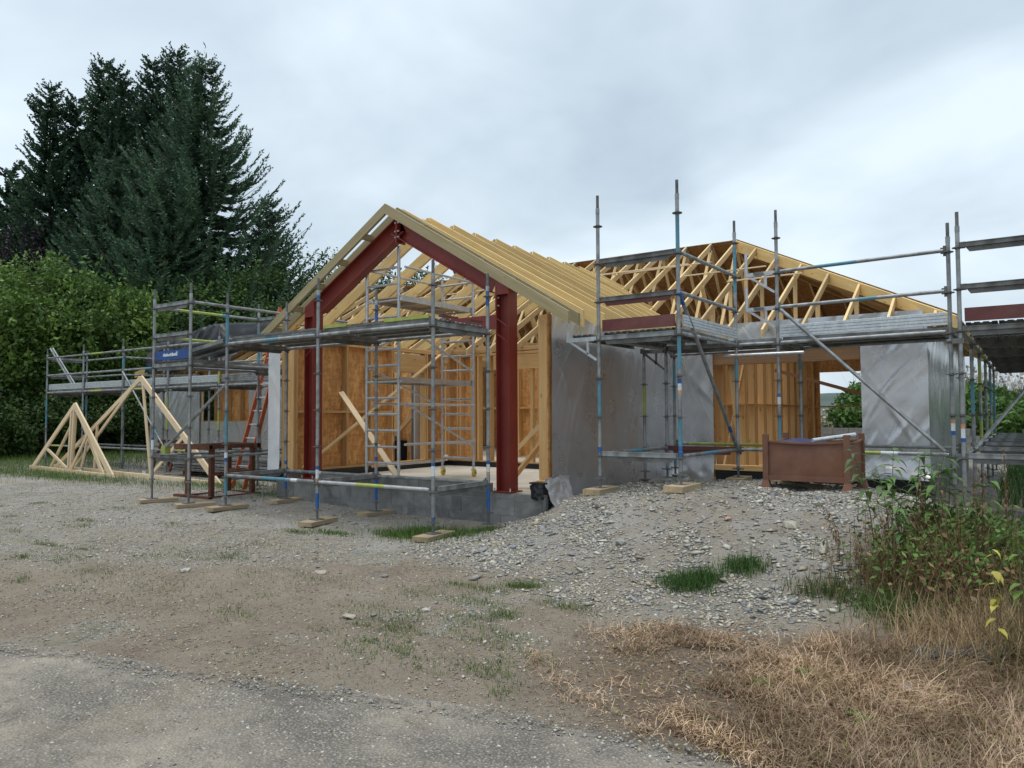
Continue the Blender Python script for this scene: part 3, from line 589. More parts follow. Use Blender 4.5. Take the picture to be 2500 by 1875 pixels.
# faint red print on the membranes
PRINT = plain('red_print', (.34, .20, .19), (.42, .28, .27), .6, .2, 40, 3, 0)
def ring(c, ax1, ax2, r):
    m = MB(); n = 14; c = Vector(c); a = Vector(ax1); b = Vector(ax2)
    for r0, r1 in ((r*.8, r), (0.02*r, r*.45)):
        vs = [c+rr*(math.cos(2*math.pi*i/n)*a+math.sin(2*math.pi*i/n)*b) for rr in (r0, r1) for i in range(n)]
        m.add(vs, [(i, (i+1) % n, n+(i+1) % n, n+i) for i in range(n)])
    return m.build('printed_ring', PRINT, house)
for v_, z_ in ((1.80, 2.52), (2.5, 2.50), (2.35, .72), (3.3, .62), (3.9, .8)): ring((4.846, v_, z_), (0, 1, 0), (0, 0, 1), .05)

# --- roof trusses of the main block
def mz(v): return MRZ-MS*abs(MRV-v)
def truss(u, full=True, vtop=None):
    th = .038; dep = .115; vd = dep*math.sqrt(1+MS*MS)
    t0 = 5.25
    poly = [(u, t0, mz(t0)), (u, MRV, MRZ), (u, MRV, MRZ-vd), (u, t0, mz(t0)-vd)]
    tr = prism('roof_truss', poly, (th, 0, 0), PINE, house, (0, 1, MS))
    poly = [(u, MRV, MRZ), (u, 14.3, mz(14.3)), (u, 14.3, mz(14.3)-vd), (u, MRV, MRZ-vd)]
    prism('top_chord', poly, (th, 0, 0), PINE, tr, (0, 1, -MS))
    c = u+th/2
    beam('bottom_chord', (c, 5.55, 2.97), (c, 14.05, 2.97), th, .1, PINE, tr)
    for sg in (-1, 1):
        for (v0, z0), (v1, z1) in (((MRV+sg*.02, MRZ-.18), (MRV+sg*1.37, 3.0)), ((MRV+sg*1.37, 3.0), (MRV+sg*2.25, mz(MRV+2.25)-.1))):
            beam('web', (c, v0, z0), (c, v1, z1), th, .07, PINE, tr, up=(1, 0, 0.01))
    MB().abox((u-.003, MRV-.07, MRZ-.2), (u+th+.003, MRV+.07, MRZ-.05)).build('nail_plate', GALV, tr)
TU = [4.69-.601*k for k in range(22)]
for u in TU: truss(u)
# hip ends
def hip(ua, ue, sgn):
    # right (sgn 1): apex ua, corner eave ue
    ap = Vector((ua, MRV, MRZ)); cf = Vector((ue, 5.25, mz(5.25))); d = cf-ap
    nrm = Vector((d.y, -d.x, 0)).normalized()*.045; vd = .25
    prism('hip_rafter', [ap, cf, cf-Vector((0, 0, vd*.7)), ap-Vector((0, 0, vd))], nrm, LVL, house, d)
    cb = Vector((ue, 14.35, mz(14.35))); d2 = cb-ap; nr2 = Vector((d2.y, -d2.x, 0)).normalized()*.045
    prism('hip_rafter', [ap, cb, cb-Vector((0, 0, vd*.7)), ap-Vector((0, 0, vd))], nr2, LVL, house, d2)
    up = Vector((0, 0, .014)); MB().prism([ap+up, cf+up+Vector((0, .05, 0)), cb+up], (0, 0, .015)).build('roof_sheathing', OSBR, house)
    for k in range(7):
        u = ua+sgn*(.62+.605*k)
        if abs(u-ua) > abs(ue-ua)-.3: break
        fr = (u-ua)/(ue-ua); vt = MRV+(5.25-MRV)*fr-.05; th = .038; vd2 = .115*math.sqrt(1+MS*MS); t0 = 5.24
        prism('jack_rafter', [(u, t0, mz(t0)), (u, vt, mz(vt)), (u, vt, mz(vt)-vd2), (u, t0, mz(t0)-vd2)], (th, 0, 0), PINE, house, (0, 1, MS))
        vb = 2*MRV-vt; prism('jack_rafter', [(u, vb, mz(vb)), (u, 14.3, mz(14.3)), (u, 14.3, mz(14.3)-vd2), (u, vb, mz(vb)-vd2)], (th, 0, 0), PINE, house, (0, 1, -MS))
        beam('ceiling_joist', (u+.02, 5.6, 2.97), (u+.02, 14.0, 2.97), .038, .1, PINE, house)
        zt = mz(vt)
        for vv in np.arange(6.4, vt-.3, 1.0): beam('web', (u+.02, vv, 3.0), (u+.02, vv, mz(vv)-.12), .07, .038, PINE, house, up=(0, 1, 0))
        MB().abox((u+.04, 5.66, 2.93), (u+.046, 5.76, 3.05)).build('truss_clip', GALVB, house)
    for k in range(9):                 # hip-end jack rafters running to the end wall
        v = 5.9+.95*k; fr = abs(v-MRV)/(MRV-5.25); ut = ua+(ue-ua)*fr; ze = mz(5.25)
        if abs(ue-ut) < .3: continue
        zt = MRZ-(MRZ-ze)*fr
        beam('jack_rafter', (ut, v, zt-.07), (ue, v, ze-.07), .038, .115, PINE, house)
hip(4.70, 9.25, 1); hip(TU[-1]-.02, -12.45, -1)
# sheathing on the far slope, battens across the near slope
a_, b_ = TU[-1], 4.70
uu = a_
while uu < b_:
    e = min(uu+2.4, b_)
    for v0, v1 in ((MRV+.01, 11.05), (11.06, 12.25), (12.26, 13.4), (13.41, 14.35)):
        poly = [(uu+.003, v0, mz(v0)+.003), (uu+.003, v1, mz(v1)+.003), (uu+.003, v1, mz(v1)+.018), (uu+.003, v0, mz(v0)+.018)]
        MB().prism(poly, (e-uu-.006, 0, 0)).build('roof_sheathing', OSBR, house)
    uu = e
for (u0, u1, v) in ((-.3, 2.7, 8.55), (2.5, 4.6, 8.5), (.5, 4.0, 8.62), (4.2, 5.9, 7.9), (5.3, 6.7, 7.35), (-6, -.2, 8.55)):
    beam('batten', (u0, v, mz(v)+.02), (u1, v+random.uniform(-.08, .08), mz(v)+.02), .045, .025, WHITEWOOD, house)
for (ua_, sg_) in ((4.70, 1), (TU[-1]-.02, -1)):
    ue_ = 9.25 if sg_ > 0 else -12.45
    MB().prism([(ua_, MRV+.01, MRZ+.003), (ue_, 14.35, mz(14.35)+.003), (ua_, 14.35, mz(14.35)+.003)], (0, 0, .015)).build('roof_sheathing', OSBR, house)
# steel post seen through the doorway, black wrapped stack inside
MB().abox((-1.12, 5.35, .3), (-.98, 5.47, 2.75)).build('steel_post', GALVD, house)
for u_ in (-3.0, -2.4, -1.8, -1.2, -.62): beam('stud', (u_, VM-.05, .3), (u_, VM-.05, 2.8), .045, .12, STUD, house, up=(0, 1, 0))
beam('brace', (-2.6, VM-.13, .4), (-.9, VM-.13, 1.9), .035, .1, STUD, house)

# ================================================================== STEEL PORTAL
portal = thing('steel_portal_frame', (2.185, 1.5, .5), 'dark red steel portal frame with bolted apex at the porch front', 'steel frame')
def hcol(m, u, v, z0, z1, w=.205, t=.012, mi=0):
    for s_ in (-1, 1): m.abox((u+s_*w/2-t/2, v-w/2, z0), (u+s_*w/2+t/2, v+w/2, z1), mi)
    return m.abox((u-w/2+t/2, v-t/2, z0), (u+w/2-t/2, v+t/2, z1), mi)
UL, UR, UC = .20, 4.17, 2.185
for u, s_ in ((UL, -1), (UR, 1)):
    m = hcol(MB(), u, 1.5, .52, 3.20)
    m.prism([(u-s_*.1, 1.4, 3.20), (u+s_*.106, 1.4, 3.20), (u+s_*.106, 1.4, 3.37), (u-s_*.1, 1.4, 3.49)], (0, .205, 0))
    c = m.build('column', REDOX, portal)
    MB().abox((u-.16, 1.36, .502), (u+.16, 1.64, .52)).build('base_plate', REDOX, c)
    for dx in (-.13, .13): MB().tube((u+dx, 1.385, .52), (u+dx, 1.385, .56), .011, 6).build('bolt', GALVB, c)
    mm = MB()
    for z in (2.66, 2.87): mm.box((u-s_*.09, 1.397, z), (u+s_*.09, 1.397, z-.12), .01, .012)
    mm.build('stiffener', REDOX, c)
    # rafter half: I section along the slope
    d = Vector((-s_, 0, SL)).normalized(); nrm = Vector((s_*SL, 0, 1)).normalized(); L0 = Vector((u-s_*.115, 1.5, 4.58-SL*abs(u-s_*.115-UC))); L1 = Vector((UC+s_*.012, 1.5, 4.58-SL*.012))
    m = MB(); dep = .275
    m.box(L0, L1, .17, .012, up=nrm); m.box(L0-nrm*(dep-.006), L1-nrm*(dep-.006)-d*.0, .17, .012, up=nrm); m.box(L0-nrm*dep/2, L1-nrm*dep/2, .01, dep-.02, up=nrm)
    r = m.build('steel_rafter', REDOX, portal)
    MB().abox((u-s_*.112-.008, 1.4, 2.98), (u-s_*.112+.008, 1.6, 3.5)).build('end_plate', REDOX, r)
    for z in (3.05, 3.16, 3.29, 3.40):
        MB().tube((u-s_*.10, 1.43, z), (u-s_*.075, 1.43, z), .013, 6).build('bolt', GALVB, r)
MB().abox((UC-.012, 1.4, 4.18), (UC+.012, 1.6, 4.60)).build('apex_plate', REDOX, portal)
for z in (4.27, 4.36, 4.49):
    for s_ in (-1, 1): MB().tube((UC+s_*.012, 1.42, z), (UC+s_*.04, 1.42, z), .013, 6).build('bolt', GALVB, portal)
m = MB(); m.box((UL+.11, 1.50, 2.84), (UR-.11, 1.50, 2.84), .1, .19)
m.build('tie_beam', REDOX, portal)

# ================================================================== SCAFFOLD PARTS
_ROS = None
def rosette(p, par):
    global _ROS
    if _ROS is None:
        m = MB(); m.disc((0, 0, 0), (0, 0, 1), .061, .009, 14); m.tube((0, 0, -.02), (0, 0, .02), .0275, 10)
        o = m.build('rosette', GALVD, par, M=Matrix.Identity(4)); _ROS = o.data; WORLD[o.name] = Matrix.Translation(Vector(p)); o.matrix_basis = WORLD[o.name]; return o
    return _link(bpy.data.objects.new('rosette', _ROS), Matrix.Translation(Vector(p)), par)
TM = [GALV, BLUE, DBLUE, YELL, TAPE, ORANGET, GALVD, ALU]
def bandtube(m, p0, p1, r, bands, n=12):
    p0 = Vector(p0); p1 = Vector(p1); ts = sorted({0.0, 1.0}|{a for a, b, c in bands}|{b for a, b, c in bands})
    for a, b in zip(ts[:-1], ts[1:]):
        mi = 0
        for x, y, c in bands:
            if x <= (a+b)/2 <= y: mi = c
        m.tube(p0+(p1-p0)*a, p0+(p1-p0)*b, r, n, mi, caps=(a == 0 or b == 1))
def standard(par, u, v, z0, ks, top, bands=(), zg=None, base=True, lean=(0, 0)):
    """upright: ks rosette heights, bands given in absolute z"""
    zg = g1(u, v)+.065 if zg is None else zg
    lo = max(zg+.16, ks[0]-.33) if base else zg
    m = MB(); H = top-lo
    bandtube(m, (u, v, lo), (u, v, top-.19), .0242, [(max(0, (a-lo)/(H-.19)), min(1, (b-lo)/(H-.19)), c) for a, b, c in bands])
    m.tube((u, v, top-.2), (u, v, top), .0195, 10, 6); m.tube((u, v, top-.24), (u, v, top-.17), .0265, 10, 0)
    o = m.build('standard', TM, par, M=Matrix.Translation(Vector((u, v, lo))))
    if base:
        b = MB(); b.tube((u, v, zg+.006), (u, v, lo+.03), .0175, 10); b.abox((u-.075, v-.075, zg), (u+.075, v+.075, zg+.007)); b.tube((u, v, lo-.05), (u, v, lo-.02), .032, 8); b.box((u-.08, v, lo-.035), (u+.08, v, lo-.035), .02, .02)
        b.build('base_jack', GALVD, o)
    for z in ks: rosette((u, v, z), o)
    return o
def ledger(par, p0, p1, bands=(), r=.0242, name='ledger', heads=True):
    p0 = Vector(p0); p1 = Vector(p1); d = (p1-p0).normalized(); a = p0+d*.05; b = p1-d*.05; m = MB()
    bandtube(m, a, b, r, bands)
    if heads:
        for q, s_ in ((a, 1), (b, -1)): m.box(q-d*.025*s_, q+d*.03*s_, .03, .075, mi=6); m.box(q+Vector((0, 0, -.07))-d*.012*s_, q+Vector((0, 0, .06))-d*.012*s_, .012, .03, up=d, mi=6)
    return m.build(name, TM, par, M=frame(p0, p1-p0, (0, 0, 1)))
def uplate(par, p0, p1, mats=None, name='reinforced_transom'):
    p0 = Vector(p0); p1 = Vector(p1); d = (p1-p0).normalized(); L = (p1-p0).length; m = MB(); a = p0+d*.05; b = p1-d*.05
    m.box(a, b, .05, .05); m.box(a+Vector((0, 0, .028)), b+Vector((0, 0, .028)), .062, .008)
    z = Vector((0, 0, 1)); y = z.cross(d)*.006
    m.prism([a+d*.03-z*.026-y/2, b-d*.03-z*.026-y/2, b-d*.07-z*.085-y/2, a+d*.07-z*.085-y/2], y, 1)
    for q, s_ in ((a, 1), (b, -1)): m.box(q-d*.025*s_, q+d*.03*s_, .03, .075, mi=1)
    return m.build(name, mats or [GALV, GALVD], par, M=frame(p0, d, (0, 0, 1)))
def plank(par, p0, p1, w=.32, mat=None, name='deck_plank', t=.06):
    p0 = Vector(p0); p1 = Vector(p1); d = (p1-p0).normalized(); p0 = p0+d*.03; p1 = p1-d*.03; z = Vector((0, 0, 1)); y = z.cross(d)
    h = w/2; pr = [(-h, -t), (-h+.03, -t), (-h+.03, -t+.006), (-h+.006, -t+.006), (-h+.006, -.006)]
    for c in (-.09, 0, .09): pr += [(c-.02, -.006), (c-.014, -.016), (c+.014, -.016), (c+.02, -.006)]
    pr += [(h-.006, -.006), (h-.006, -t+.006), (h-.03, -t+.006), (h-.03, -t), (h, -t), (h, 0)]
    for c in (.09, 0, -.09): pr += [(c+.016, 0), (c+.012, -.01), (c-.012, -.01), (c-.016, 0)]
    pr += [(-h, 0)]
    poly = [p0+y*a+z*b for a, b in pr]
    return MB().prism(poly, p1-p0).build(name, mat or GALV, par, M=frame(p0, d, (0, 0, 1)))
def toeboard(par, p0, p1, h=.15, mat=None, ribs=True, t=.02, name='toe_board'):
    p0 = Vector(p0); p1 = Vector(p1); d = (p1-p0).normalized(); z = Vector((0, 0, 1)); y = d.cross(z); m = MB()
    if ribs:
        n = 4; pr = []
        for i in range(n):
            a = h*i/n; b = h*(i+1)/n; pr += [(t, a+.001), (t, b-.007), (t-.010, b-.004)]
        pr += [(0, h), (0, 0)]
        m.prism([p0+y*a+z*b for a, b in pr], p1-p0)
    else: m.box(p0+z*h/2, p1+z*h/2, t, h)
    return m.build(name, mat or GALVB, par, M=frame(p0, d, (0, 0, 1)))
def deck(par, axis_, a0, a1, b0, b1, z, mat=None):
    n = max(1, int(round((b1-b0)/.335))); w = (b1-b0)/n
    for i in range(n):
        c = b0+w*(i+.5)
        if axis_ == 'x': plank(par, (a0, c, z), (a1, c, z), w-.012, mat)
        else: plank(par, (c, a0, z), (c, a1, z), w-.012, mat)
PADS = []
def pad(u, v, label, rz=0, L=.58, w=.225, t=.058, off=.08, grp='timber sole boards under the scaffold standards'):
    z = g1(u, v); d = Vector((math.sin(rz), math.cos(rz), 0)); c = Vector((u, v, z+.032))+d*off
    o = beam('sole_board', c-d*L/2, c+d*L/2, w, t, PAD, None); tag(o, label, 'board', grp); PADS.append(o); return o

# ---- B: front scaffold before the porch gable
SB = thing('porch_scaffold', (2, .5, .1), 'low tube scaffold with steel deck standing in front of the red porch frame', 'scaffold')
zB = [.63+.5*k for k in range(6)]; WB = 1.107; uB = [0, 2.07, 4.14]
bb = {(0, 0): [(3.13, 2.63, 1), (2.63, 3.13, 1), (1.13, 1.68, 1), (.0, .63, 1), (.86, .92, 2), (.92, 1.0, 4)], (1, 0): [(3.13, 3.3, 2), (.82, .87, 2), (.7, .82, 4), (.66, .7, 5), (.0, .5, 2)], (2, 0): [(3.2, 3.35, 2), (.94, .98, 2), (.82, .94, 4), (-.2, .33, 2)],
      (0, 1): [(.76, .82, 2), (.0, .58, 2)], (1, 1): [(2.9, 3.3, 2), (.88, .94, 2), (.78, .84, 5), (-.1, .62, 2)], (2, 1): [(3.0, 3.35, 2), (.9, .95, 2), (.8, .9, 4), (.76, .8, 5), (-.2, .6, 2)]}
for i, u in enumerate(uB):
    for j in (0, 1): standard(SB, u, j*WB, 0, zB, zB[5]+.31, bb[(i, j)])
for i in (0, 1):
    u0, u1 = uB[i], uB[i+1]
    ledger(SB, (u0, 0, .655), (u1, 0, .655), [(.42, .7, 1), (.75, .82, 4)] if i == 0 else [(.36, .62, 3), (.62, 1, 7), (0, .36, 7)])
    ledger(SB, (u0, WB, .655), (u1, WB, .655), [(.3, .36, 1), (.36, .42, 4)] if i == 0 else [])
    ledger(SB, (u0, 0, 2.655), (u1, 0, 2.655), [(.3, .5, 6)] if i else [(.45, .6, 1)]); ledger(SB, (u0, WB, 2.655), (u1, WB, 2.655))
    deck(SB, 'x', u0, u1, .06, WB-.05, 2.735)
    toeboard(SB, (u0+.05, .05, 2.735), (u1-.05, .05, 2.735), .03, GALVD, False, .015)
MB().abox((2.15, .02, 2.74), (2.6, .04, 2.785)).build('green_edge', YELL, SB); MB().abox((3.3, .02, 2.74), (4.05, .04, 2.785)).build('green_edge', YELL, SB)
for u in uB: uplate(SB, (u, 0, .655), (u, WB, .655)); uplate(SB, (u, 0, 2.655), (u, WB, 2.655), [GALV, GALVD])
MB().abox((4.1, .15, 2.76), (4.17, .45, 2.785)).build('red_edge', PURPLE, SB); MB().abox((4.1, .7, 2.76), (4.17, .95, 2.785)).build('red_edge', PURPLE, SB)
# loose planks lapped from the deck to the lower side scaffold
for k in range(2):
    a = Vector((-.02, .12+.34*k, 2.74)); b = Vector((-2.15+.1*k, .55+.36*k, 2.62)); plank(SB, b, a, .31)
for (u, v), lb in (((0, 0), 'pale timber sole board under the light blue scaffold leg left of the porch'), ((2.07, 0), 'long timber sole board under the middle front leg of the porch scaffold'), ((4.14, 0), 'timber sole board lying in the green grass before the block plinth'),
                   ((0, WB), 'dusty timber sole board half sunk in gravel beside the plinth left end'), ((2.07, WB), 'grey sole board against the middle of the block plinth')):
    pad(u, v, lb, random.uniform(-.25, .1), off=.02)

# ---- A: side scaffold left of the porch wing
SA = thing('side_scaffold', (-1.5, 1, .1), 'tall scaffold left of the porch with a blue toe board and yellow guard rails', 'scaffold')
zA = [.87+.5*k for k in range(6)]
for u, v, bd in ((-2.05, 0, [(1.0, 1.16, 4), (1.16, 1.2, 2)]), (-.98, 0, []), (-2.05, 2.07, [(2.5, 3.2, 1)]), (-.98, 2.07, []), (-2.05, 4.14, []), (-.98, 4.14, [])):
    standard(SA, u, v, 0, zA, zA[5]+.33, bd)
for z in (.895, 2.395, 2.895, 3.395): uplate(SA, (-2.05, 0, z), (-.98, 0, z), [GALVD if z < 1 else GALV, GALVD])
for z in (2.895, 3.395): uplate(SA, (-2.05, 2.07, z), (-.98, 2.07, z))
for v0 in (0, 2.07):
    for z, u, bd in ((3.395, -.98, []), (3.395, -2.05, [(.2, .62, 3), (.62, .7, 1)]), (2.895, -2.05, [(.15, .9, 3)]), (2.395, -.98, []), (2.395, -2.05, []), (.895, -.98, []), (.895, -2.05, [])):
        ledger(SA, (u, v0, z), (u, v0+2.07, z), bd if v0 == 0 else [])
    uplate(SA, (-2.05, v0+2.07, 2.395), (-.98, v0+2.07, 2.395)); deck(SA, 'y', v0, v0+2.07, -2.0, -1.03, 2.475)
tb = toeboard(SA, (-2.01, .02, 2.49), (-1.02, .02, 2.49), .15, BLUEB, False, .02)
m = MB(); random.seed(3); x = -1.78
while x < -1.36:
    w = random.uniform(.014, .03); h = random.uniform(.034, .05)+(.02 if random.random() < .25 or x > -1.40 else 0); m.abox((x, .004, 2.545), (x+w, .0095, 2.545+h)); x += w+random.uniform(.003, .009)
m.build('worn_lettering', TAPE, tb)
ledger(SA, (-.02, .1, 2.13), (-2.0, .1, .93), [], .024, 'diagonal_brace', False)
MB().abox((-1.90, .06, .93), (-1.78, .16, 1.06)).build('coupler', YELL, SA)
for (u, v), lb in (((-2.05, 0), 'leftmost timber sole board on the gravel'), ((-.98, 0), 'dark weathered sole board between two paler ones left of the porch')): pad(u, v, lb, .35, off=.1)

# ---- C: long scaffold along the left part of the main house
SC = thing('long_scaffold', (-8, 3.6, .2), 'long scaffold before the far left house wall with corrugated toe boards', 'scaffold')
zC = [.72+.5*k for k in range(6)]; uC = [-13.2, -11.07, -9.0, -6.93, -4.86, -2.79]
random.seed(11)
for i, u in enumerate(uC):
    for v in (3.1, 4.2):
        bd = [[(1.3, 2.1, 1)], [], [(2.75, 3.1, 1)], [(1.2, 2.0, 3)], [(1.2, 1.7, 3), (2.3, 2.6, 3)], [(2.2, 3.1, 3), (.7, .9, 2)]][i]
        standard(SC, u, v, 0, zC, zC[5]+.3, bd if v < 4 else [(1.6, 2.4, 1)] if i < 2 else [])
    uplate(SC, (u, 3.1, 2.245), (u, 4.2, 2.245))
for u0, u1 in zip(uC[:-1], uC[1:]):
    for z in (3.245, 2.745, 2.245, .745): ledger(SC, (u0, 3.1, z), (u1, 3.1, z), random.choice([[], [(.2, .5, 3)], [(.5, .7, 1)], []]))
    ledger(SC, (u0, 4.2, 2.245), (u1, 4.2, 2.245)); ledger(SC, (u0, 4.2, .745), (u1, 4.2, .745))
    deck(SC, 'x', u0, u1, 3.16, 4.15, 2.325); toeboard(SC, (u0+.04, 3.15, 2.33), (u1-.04, 3.15, 2.33), .16, GALVB if u0 < -5 else GALV)
for z in (3.245, 2.745): uplate(SC, (-13.2, 3.1, z), (-13.2, 4.2, z)); ledger(SC, (-13.2, 4.2, z), (-11.07, 4.2, z)); ledger(SC, (-11.07, 4.2, z), (-11.07, 6.2, z))
ledger(SC, (-9.0, 3.07, 2.74), (-6.95, 3.07, .76), [(.75, .85, 1)], .024, 'diagonal_brace', False)
for v in (6.2,):
    for u in (-13.2, -12.2): standard(SC, u, v, 0, zC, zC[5]+.3, [(1.6, 2.6, 1)])

# ---- R: scaffold on the right of the porch and along the main house front
SR = thing('corner_scaffold', (6.5, 3, .6), 'tall scaffold by the silver wall with dark red toe board and two diagonal braces', 'scaffold')
zR = [.5146+.5*k for k in range(8)]
S1, S2, S3, S4, S5 = (5.45, 1.775), (6.56, 1.755), (6.6, 3.79), (7.18, 3.82), (9.275, 3.65)
R1, R2, R3, R4, R5 = (5.53, 3.77), (5.07, 3.98), (5.15, 5.0), (7.21, 4.9), (9.3, 4.75)
standard(SR, *S1, 0, zR[1:], zR[7]+.41, [(1.52, 2.01, 1), (1.05, 1.13, 2)])
standard(SR, *S2, 0, zR[1:], zR[7]+.41, [(3.5, 4.0, 1), (2.1, 2.5, 1), (1.92, 1.98, 2), (1.84, 1.92, 4), (1.79, 1.84, 5), (1.0, 1.5, 1), (1.1, 1.16, 2), (1.03, 1.09, 2)])
standard(SR, *S3, 0, zR[1:], zR[7]+.33, [(3.3, 3.95, 1), (2.0, 2.3, 1)])
standard(SR, *S4, 0, zR[1:], zR[7]+.40, [(1.78, 1.83, 2), (1.68, 1.78, 4), (.9, 1.4, 1), (1.3, 1.5, 1)])
standard(SR, *S5, 0, zR[1:7], zR[6]+.36, [(1.28, 1.33, 2), (1.33, 1.42, 4), (1.42, 1.47, 5)], zg=.28)
for p, bd in ((R1, []), (R2, [(1.5, 2.0, 3)]), (R3, [(1.8, 2.4, 1), (.7, .95, 1)]), (R4, [(2.2, 2.45, 1)]), (R5, [])): standard(SR, *p, 0, zR[0:5], zR[4]+.1, bd)
def P3(p, z): return (p[0], p[1], z)
zd = zR[4]+.025
for z in (zR[5]+.025, zR[6]+.025): uplate(SR, P3(S1, z), P3(S2, z), [GALVD, GALVD if z > 3.2 else PURPLE]); ledger(SR, P3(S2, z), P3(S3, z)); ledger(SR, P3(S4, z), P3(S5, z), [(.25, .5, 1)] if z > 3.2 else [(.5, .62, 1)])
uplate(SR, P3(S1, zd), P3(S2, zd)); uplate(SR, P3(R1, zd), P3(S3, zd)); ledger(SR, P3(S2, zd), P3(S3, zd), [(.1, .3, 7)]); ledger(SR, P3(S3, zd), P3(S4, zd)); ledger(SR, P3(S4, zd), P3(S5, zd)); ledger(SR, P3(S1, zd), P3(R1, zd))
ledger(SR, P3(R1, zd), (5.15, 4.9, zd)); ledger(SR, P3(R4, zd), P3(R5, zd)); uplate(SR, P3(S4, zd), P3(R4, zd)); uplate(SR, P3(S5, zd), P3(R5, zd)); ledger(SR, (5.15, 4.95, zd), P3(R4, zd))
ledger(SR, (6.4, 3.70, zd-.16), (7.6, 3.72, zd-.16), [(0, 1, 7)], heads=False)
deck(SR, 'y', 1.78, 3.79, 5.5, 6.51, zd+.08); deck(SR, 'x', 5.2, 7.18, 3.86, 4.88, zd+.075); deck(SR, 'x', 7.2, 9.27, 3.88, 4.88, zd+.08)
plank(SR, (5.14, 1.85, zd+.08), (5.14, 3.8, zd+.08), .28)
toeboard(SR, (5.5, 1.79, zd+.09), (6.5, 1.775, zd+.09), .15, PURPLE, False, .02); toeboard(SR, (6.58, 1.82, zd+.085), (6.62, 3.74, zd+.085), .15, GALVB)
tb = toeboard(SR, (7.22, 3.84, zd+.085), (9.24, 3.68, zd+.085), .16, GALVB)
q0 = Vector((8.30, 3.745, zd+.15)); dd = Vector((2.02, -.16, 0)).normalized()
MB().box(q0, q0+dd*.055, .012, .03).build('blue_sticker', DBLUE, tb); MB().box(q0+dd*.057, q0+dd*.2, .012, .03).build('grey_sticker', GALVD, tb); MB().box(q0+dd*.075+Vector((0, -.0068, 0)), q0+dd*.185+Vector((0, -.0068, 0)), .002, .012).build('sticker_print', TAPE, tb)
zl = zR[1]+.025
uplate(SR, P3(S1, zl), P3(S2, zl)); ledger(SR, P3(S2, zl), P3(S3, zl), [(.35, .62, 1)]); ledger(SR, P3(S1, zl), P3(R1, zl), [(.4, .62, 1)]); ledger(SR, P3(S3, zl), P3(S4, zl)); ledger(SR, P3(S4, zl), P3(S5, zl), [(.3, .62, 3), (.62, .72, 4)])
uplate(SR, P3(R1, zl), P3(S3, zl), [PURPLE, PURPLE]); ledger(SR, P3(R3, zl+.02), P3(R4, zl+.02), [(.1, .9, 3)]); ledger(SR, P3(R4, zl+.04), P3(R5, zl+.04))
m = MB(); a, b = Vector((6.58, 1.72, zR[5]+.02)), Vector((6.62, 3.72, zR[1]+.03)); bandtube(m, a, b, .0242, [(.0, .07, 2), (.83, .87, 2)]); m.build('diagonal_brace', TM, SR, M=frame(a, b-a, (0, 0, 1)))
ledger(SR, (7.2, 3.77, zR[5]+.02), (9.22, 3.6, zR[1]+.03), [], .0242, 'diagonal_brace', False)
def bracket(par, p, d, L, z, post=.34, mat=ALU):
    p = Vector((p[0], p[1], z)); d = Vector(d).normalized(); e = p+d*L; m = MB(); m.box(p+d*.03, e, .04, .055); m.box(e-d*.04-Vector((0, 0, .02)), p+d*.03-Vector((0, 0, .28)), .03, .03); m.box(p+d*.16, p+d*.16-Vector((0, 0, .2)), .03, .03)
    m.tube(e-Vector((0, 0, .02)), e+Vector((0, 0, post)), .022, 10); return m.build('bracket', mat, par)
bracket(SR, S1, (-1, 0, 0), .47, zd, .3, GALVB); bracket(SR, R1, (-1, 0, 0), .4, zd-.03, .05, GALVD)
for z in (zR[5]+.02, zR[6]+.02):
    bk = bracket(SR, S4, (-1, .08, 0), .44, z, .33); MB().abox((6.86, 3.79, z-.02), (7.0, 3.798, z+.02)).build('bracket_label', GALVD, bk)
for (u, v), lb in ((S1, 'timber sole board on the gravel mound nearest the torn foil'), (S2, 'thick pale sole board on the gravel mound below the blue painted scaffold leg'), (S3, 'timber sole board before the black damp-proof strip behind the mound')): pad(u, v, lb, random.uniform(-.1, .3), .6, .24, .075, off=.04)

# ---- E: scaffold round the right-hand end wall
SE = thing('end_wall_scaffold', (9.9, 6, .2), 'dark scaffold along the right end wall, seen from below its deck', 'scaffold')
vE = [3.44, 5.51, 7.58, 9.65, 11.72, 13.79]
for i, v in enumerate(vE):
    standard(SE, 9.39, v, 0, zR[0 if i else 1:7 if i == 0 else 5], zR[6]+.43 if i == 0 else zR[4]+.1, [[(1.2, 1.25, 2), (1.25, 1.36, 4), (1.36, 1.42, 5)], [(1.5, 2.0, 1)], [(1.9, 2.5, 3), (.9, 1.4, 3)], [], [(1.7, 2.2, 1), (1, 1.4, 3)], [(1, 2.2, 1)]][i], zg=.26 if i == 0 else None)
    standard(SE, 10.48, v, 0, zR[0:7 if i == 0 else 5], zR[6]+.43 if i == 0 else zR[4]+.1, [])
    uplate(SE, (9.39, v, zd), (10.48, v, zd), [GALVD, GALVD]); uplate(SE, (9.39, v, zl), (10.48, v, zl), [GALV, GALVD])
for v0, v1 in zip(vE[:-1], vE[1:]):
    deck(SE, 'y', v0, v1, 9.44, 10.43, zd+.08, GALVD)
    for u in (9.39, 10.48): ledger(SE, (u, v0, zd), (u, v1, zd), random.choice([[(.2, .6, 3)], []])); ledger(SE, (u, v0, zl), (u, v1, zl))
for z in (zR[5]+.025, zR[6]+.025): uplate(SE, (9.39, 3.44, z), (10.48, 3.44, z), [GALVD, GALVD])
toeboard(SE, (9.44, 3.45, zd+.09), (10.43, 3.45, zd+.09), .16, PURPLE, False, .02)
ledger(SE, (9.42, 4.6, zl), (10.46, 6.3, zR[4]), [], .0242, 'diagonal_brace', False)
